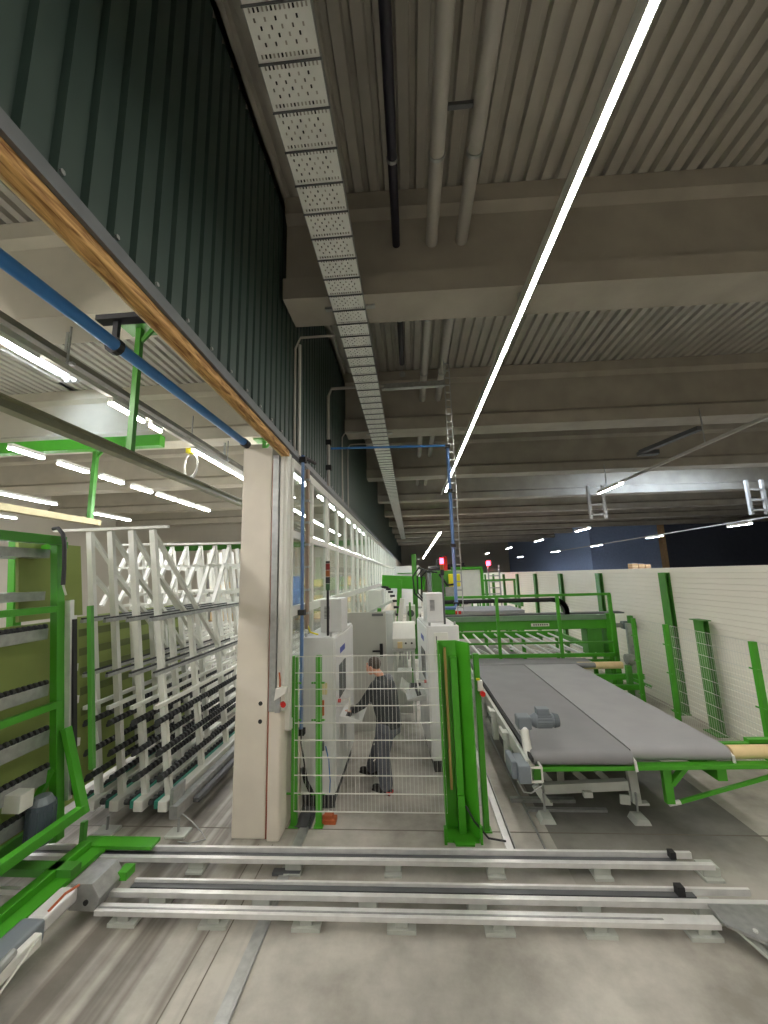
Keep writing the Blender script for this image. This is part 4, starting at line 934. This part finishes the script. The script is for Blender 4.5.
MB().bar(Q(665, 766), Q(670, 803), .09, .06, (0, 1, 0)).bar(Q(686, 765), Q(671, 784), .05, .07, (0, 1, 0)).build('green_leg', 'green', BT, bev=.004)
MB().bar(Q(676, 803), Q(772, 776), .03, .035).build('tie_rod', 'green', BT); MB().tube([Q(669, 804), Q(680, 802)], .025, 8).build('rod_joint', 'alu', BT)
# side frame and brackets
MB().box(1.17, 1.215, 4.72, 9.0, .70, .86).build('side_frame', 'sub', BT, bev=.005); MB().box(1.225, 1.25, 4.7, 9.0, .84, .885).build('side_guide', 'black', BT)
for y in (5.5, 6.3, 7.2, 8.1): MB().box(1.12, 1.20, y, y + .14, .45, .84).box(1.08, 1.12, y - .05, y + .2, .78, .86).build('side_bracket', 'sub', BT, bev=.004)
# substructure
def Q(px, py, y=5.25): return AT(px, py, y=y)
MB().bar(Q(543, 788), Q(627, 784), .10, .09, (0, 1, 0)).bar(Q(583, 794, 5.1), Q(592, 794, 5.1), .06, .06, (0, 1, 0)).build('sub_beam', 'sub', BT, bev=.005)
MB().bar(Q(535, 785), Q(547, 803), .08, .06, (0, 1, 0)).bar(Q(545, 803), Q(552, 803), .03, .06, (0, 1, 0)).build('sub_leg', 'sub', BT, bev=.004)
MB().bar(Q(630, 766), Q(636, 802), .10, .07, (0, 1, 0)).bar(Q(620, 799), Q(630, 800), .10, .03, (0, 1, 0)).bar(Q(634, 803), Q(648, 803), .025, .08, (0, 1, 0)).build('sub_leg', 'sub', BT, bev=.004)
for a_, b_ in (((540, 770), (550, 782)), ((560, 770), (561, 782)), ((573, 770), (588, 783)), ((596, 770), (606, 779))): MB().bar(Q(*a_, 5.4), Q(*b_, 5.4), .07, .05, (0, 1, 0)).build('sub_brace', 'sub', BT)
for y in (7.0, 8.4): MB().box(1.5, 3.3, y, y + .1, .5, .64).box(1.55, 1.65, y, y + .1, 0, .5).box(3.15, 3.25, y, y + .1, 0, .5).build('sub_support', 'sub', BT)
MB().box(1.3, 1.4, 4.95, 8.8, .55, .70).box(3.3, 3.4, 4.95, 8.9, .55, .70).build('long_beam', 'green', BT)
for x, y in ((1.46, 5.2), (2.52, 5.2)):
    MB().prism([(x - .09, 0), (x + .10, 0), (x + .07, .06), (x - .05, .06)], 'y', y - .09, y + .09).build('foot', 'sub', BT, bev=.006); MB().tube([(x, y, .09), (x, y, .3)], .013, 8).build('threaded_rod', 'steel', BT)
tag(MB().box(1.15, 1.95, 5.55, 5.62, 0, .04).box(1.3, 2.25, 5.36, 5.41, 0, .03).build('steel_profile', 'steel'), 'loose steel profiles lying on the floor under the belt table', 'profile')
# gear motor on top
gm = V((1.335, 5.05, 1.15))
MB().box(gm.x - .16, gm.x - .0, gm.y - .09, gm.y + .09, gm.z - .08, gm.z + .06).build('gearbox', 'motor', BT, bev=.02)
MB().tube([gm + V((0, 0, 0)), gm + V((.06, 0, 0))], [.05, .085], 16).build('flange', 'motor', BT, smooth=True)
q = MB().tube([gm + V((.06, 0, 0)), gm + V((.27, 0, 0))], .075, 18)
for k in range(16):
    a = 2 * PI * k / 16; q.bar(gm + V((.08, .078 * math.cos(a), .078 * math.sin(a))), gm + V((.24, .078 * math.cos(a), .078 * math.sin(a))), .008, .014)
q.build('motor', 'motor', BT); MB().tube([gm + V((.27, 0, 0)), gm + V((.33, 0, 0))], [.082, .07], 18).build('fan_cover', mat('motor_dark', (84, 92, 98), .5), BT, bev=.004)
MB().box(gm.x + .08, gm.x + .22, gm.y - .05, gm.y + .06, gm.z + .07, gm.z + .14).build('terminal_box', 'motor', BT, bev=.006)
MB().tube([(1.245, 5.0, 1.07), (1.245, 4.85, .74)], .05, 16).build('white_cylinder', 'white', BT, smooth=True)
MB().tube([(1.245, 5.0, 1.06), (1.245, 5.02, 1.1)], .058, 16).build('cylinder_cap', 'alu', BT)
MB().box(1.06, 1.19, 4.62, 4.95, .66, .84).box(1.0, 1.06, 4.68, 4.98, .68, .86).build('drive_box', 'motor', BT, bev=.012)
q = MB()
for a, b in (((1.20, 4.68, .66), (1.32, 4.68, .66)), ((1.20, 4.68, .80), (1.32, 4.68, .80)), ((1.20, 4.68, .66), (1.20, 4.68, .80)), ((1.32, 4.68, .66), (1.32, 4.68, .80)), ((1.20, 4.68, .80), (1.20, 4.9, .80)), ((1.32, 4.68, .80), (1.32, 4.8, .80))): q.bar(a, b, .018, .018)
q.build('bearing_frame', 'white', BT)
MB().tube([(1.05, 4.66, .68), (1.1, 4.64, .58), (1.18, 4.64, .57), (1.3, 4.66, .63)], .008, 6).build('cable', 'steel', BT)

# ================================================================== CUTTING BRIDGE / GUARD RAIL
G = thing('cutting_bridge', (2.6, 9.8, 0), 'green cutting bridge beam spanning the table, with a white name plate', 'machine')
MB().box(.64, 4.62, 9.95, 10.25, 1.5, 1.72).build('bridge_beam', 'green', G, bev=.01)
MB().box(.64, 4.62, 9.9, 10.3, 1.72, 1.84).build('cover_strip', mat('grey_green_cover', (110, 140, 112), .4), G, bev=.01)
MB().box(.62, 5.1, 10.0, 10.3, 1.84, 1.87).build('belt_strip', 'dsteel', G)
MB().box(2.85, 3.28, 9.94, 9.95, 1.58, 1.65).build('name_plate', 'white', G)
q = MB()
for k in range(7): q.box(2.9 + .052 * k, 2.93 + .052 * k, 9.935, 9.94, 1.6, 1.635)
q.build('name_plate_lettering', 'ink', G)
MB().box(4.15, 4.5, 9.95, 10.3, .9, 1.5).build('side_column', 'dgreen', G, bev=.01); MB().box(4.62, 4.85, 9.95, 10.3, 0, 1.85).build('end_column', 'green', G, bev=.01)
MB().box(.64, .80, 10.0, 10.25, 0, 1.5).build('end_column', 'green', G)
MB().tube([(.64, 10.05, 2.2), (3.45, 10.05, 2.2)], .05, 8).build('cable_chain', 'black', G)
ch = MB()
for k in range(12):
    a = PI / 2 - PI / 2 * k / 11 * 1.1; ch.cbox((3.45 + .3 * math.cos(a), 10.05, 1.9 + .3 * math.sin(a)), .11, .14, .10)
ch.build('cable_chain_arc', 'black', G)
MB().tube([(4.75, 10.1, 1.55), (5.1, 10.1, 1.55)], .05, 12).build('side_motor_shaft', 'steel', G); MB().box(5.05, 5.36, 10.0, 10.2, 1.46, 1.64).build('side_motor', 'motor', G, bev=.03)
R_ = thing('guard_rail', (2.6, 9.65, 0), 'green tubular guard rail in front of the cutting bridge', 'guard rail')
for x in (.66, 2.0, 3.42, 4.62): MB().box(x - .035, x + .035, 9.62, 9.69, 0 if x > 4 or x < 1 else .86, 2.32).build('rail_post', 'green', R_, bev=.004)
for z, w in ((2.30, .06), (.92, .08)): MB().box(.62, 4.65, 9.62, 9.69, z, z + w).build('rail_bar', 'green', R_, bev=.004)
MB().box(.7, 4.6, 9.63, 9.68, 1.22, 1.26).build('rail_bar', 'dgreen', R_)
t = thing('table_end_frame', (4.4, 9.3, 0), 'green end frame with chain drive at the corner of the cutting bridge', 'frame')
MB().bar((4.9, 9.4, 0), (4.9, 9.4, 1.85), .09, .09, (0, 1, 0)).build('post', 'dgreen', t); MB().box(3.3, 4.9, 9.1, 9.2, .55, .66).box(3.2, 4.7, 8.95, 9.05, .38, .48).build('cross_bar', 'green', t, bev=.004)
MB().bar((4.5, 9.1, .62), (4.9, 8.9, .45), .06, .06).build('brace', 'green', t); MB().box(4.5, 4.6, 9.0, 9.1, 0, .85).build('leg', 'dgreen', t); MB().tube([(4.6, 9.2, .95), (4.75, 9.2, .95)], .11, 14).build('sprocket', 'steel', t); MB().box(4.72, 4.82, 9.2, 9.3, .1, 1.7).build('chain_cover', 'steel', t)
# roller field behind
RT = thing('roller_table', (2.6, 11.5, 0), 'roller conveyor with bright bars behind the cutting bridge', 'roller table')
for k in range(11):
    x = .9 + .34 * k; MB().tube([(x, 9.8, .93), (x, 13.2, .93)], .03, 8).build('roller', 'alu', RT)
MB().box(.85, 4.5, 9.74, 9.8, .74, .84).box(.8, 4.6, 13.2, 13.3, .8, 1.0).build('end_beam', 'green', RT); MB().box(.82, .88, 10.3, 13.3, .8, 1.0).box(4.5, 4.58, 10.3, 13.3, .8, 1.0).build('side_beam', 'dgreen', RT)
for k in range(8):
    x = .95 + .5 * k; MB().bar((x, 10.4, .80), (x + .02, 12.8, .55), .04, .04).build('slanted_bar', 'alu', RT)
for x in (.85, 4.54):
    for y in (10.6, 13.2): MB().box(x - .04, x + .04, y - .04, y + .04, 0, .8).build('leg', 'green', RT)
T2 = thing('feed_table', (1.8, 14, 0), 'pale feed table with green rails beyond the roller conveyor', 'table')
MB().box(.9, 3.7, 13.5, 15.4, 1.55, 1.65).build('table_top', 'belt_l', T2, bev=.01); MB().box(1.0, 1.6, 13.48, 13.5, 1.55, 1.66).build('edge_label', 'red', T2)
for k in range(9): MB().bar((1.1 + .32 * k, 16.3, 1.85), (1.3 + .32 * k, 18.2, 1.78), .04, .04).build('slanted_bar', 'alu', T2)
for x in (1.0, 3.6):
    for y in (13.6, 15.3): MB().box(x - .05, x + .05, y - .05, y + .05, 0, 1.55).build('leg', 'green', T2)
MB().box(.9, 4.2, 18.2, 18.3, 1.7, 1.85).box(.9, 1.0, 15.4, 18.3, 1.6, 1.8).box(4.1, 4.2, 15.4, 18.3, 1.6, 1.8).build('rail', 'dgreen', T2)
for x in (.95, 4.15): MB().box(x - .05, x + .05, 18.2, 18.3, 0, 1.7).build('leg', 'dgreen', T2)
for i, (y, z) in enumerate(((19, 2.5), (24, 2.4), (30, 2.4))):
    t = thing('guard_rail', (3.5, y, 0), 'far green guard frame down the hall, ' + far_names[i] + ' of three', 'guard rail')
    MB().box(2.2, 4.9, y, y + .08, z, z + .09).box(2.2, 4.9, y, y + .08, 1.6, 1.68).build('rail_bar', 'dgreen', t)
    for x in (2.2, 3.5, 4.8): MB().box(x, x + .09, y, y + .08, 0, z).build('rail_post', 'dgreen', t)
t = thing('ladder', (4.4, 22, 0), 'tall grey ladder far down the hall beneath a red beacon', 'ladder')
for x in (4.2, 4.8): MB().box(x, x + .07, 22, 22.07, 0, 3.3).build('rail', 'steel', t)
for k in range(9): MB().box(4.2, 4.8, 22, 22.05, .4 + .33 * k, .45 + .33 * k).build('rung', 'steel', t)
tag(MB().box(4.15, 4.35, 21.8, 22.0, 3.3, 3.55).build('red_beacon', 'redglow', bev=.03), 'small red beacon glowing far down the hall', 'lamp')
t = thing('wooden_crate', (0, 0, 0), '', 'crate'); bpy.data.objects.remove(t)
for i in range(3):
    p = AT(636 + 6.5 * i, 570, y=20); 
    t = thing('wooden_crate', (p.x, 20, 2.7), 'light wooden crate peeking over the white partition, ' + ['first', 'second', 'third'][i] + ' from the blue wall side', 'crate', 'wooden crates past the partition')
    MB().box(p.x - .15, p.x + .12, 20, 20.4, 0, 3.15 - .03 * i).build('box', 'wood', t, bev=.01); MB().box(p.x - .15, p.x + .12, 19.98, 20.42, 3.0, 3.04).build('slat', 'tan', t)
t = thing('far_machine', (2.2, 38, 0), 'dark machine with pipes at the far end of the hall', 'machine')
MB().box(1.5, 5.2, 38, 40, 0, 3.2).build('body', 'dsteel', t, bev=.05); MB().tube([(1.6, 38, 3.4), (5.1, 38, 3.7)], .25, 12).tube([(2.6, 38, 3.0), (2.6, 38, 4.3)], .2, 12).build('pipework', 'black', t)
MB().box(2.5, 3.3, 37.9, 38, 2.6, 3.0).build('orange_panel', 'orange', t)
t = thing('far_machine', (-1, 30, 0), 'white machine housing at the far end of the aisle', 'machine')
MB().box(-1.3, .6, 30, 32, 0, 3.6).build('body', 'cabinet', t, bev=.05); MB().box(-.6, .2, 29.95, 30, 2.2, 2.4).build('window_slot', 'dsteel', t); MB().box(-1.1, .4, 29.9, 30, 3.0, 3.08).build('grip_rail', 'dgreen', t)
# behind the racks in the next bay: notice boards, boxes
q = [(-7.5, 20, 'red banner standing behind the far racks', 'red', .5, 1.3, 2.2), (-6.0, 20, 'pale blue sheet hanging behind the far racks', 'lblue', .5, 1.2, 2.0)]
for x, y, lb, mm, w, z0, z1 in q:
    t = thing('banner', (x, y, 0), lb, 'banner'); MB().box(x - w / 2, x + w / 2, y, y + .03, z0, z1 + 1).build('cloth', mm, t); MB().box(x - w / 2, x - w / 2 + .03, y, y + .05, 0, z0 + .1).box(x + w / 2 - .03, x + w / 2, y, y + .05, 0, z0 + .1).build('stand', 'steel', t)
for i in range(4):
    t = thing('shelf_unit', (-11 + 2.6 * i, 22, 0), 'tan storage shelf by the cream far wall, ' + ['first', 'second', 'third', 'fourth'][i] + ' from the outer wall', 'shelf'); x = -11 + 2.6 * i
    for xx in (x - .9, x + .86): MB().box(xx, xx + .06, 22, 22.6, 0, 3).build('upright', 'steel', t)
    for z in (.6, 1.5, 2.4): MB().box(x - .9, x + .9, 22, 22.6, z, z + .05).build('shelf_board', 'wood', t)
    for z in (.65, 1.55, 2.45): MB().box(x - .7, x - .1, 22.1, 22.5, z, z + .45).box(x + .05, x + .6, 22.1, 22.5, z, z + .35).build('carton', 'tan', t)
t = thing('stored_frame', (-5.2, 4.9, 0), '', 'frame'); bpy.data.objects.remove(t)

# ================================================================== LIGHT
w = bpy.data.worlds.new('world'); bpy.context.scene.world = w; w.use_nodes = True
bg = w.node_tree.nodes['Background']; bg.inputs['Color'].default_value = (.62, .76, 1.0, 1); bg.inputs['Strength'].default_value = 12.0
sc = bpy.context.scene
sc.view_settings.view_transform = 'Standard'; sc.view_settings.look = 'None'; sc.view_settings.gamma = 1; sc.view_settings.use_curve_mapping = False
sc.view_settings.exposure = 1.35
sc.cycles.max_bounces = 8; sc.cycles.diffuse_bounces = 5; sc.cycles.transparent_max_bounces = 24; sc.cycles.sample_clamp_indirect = 6
sc.cycles.use_denoising = True
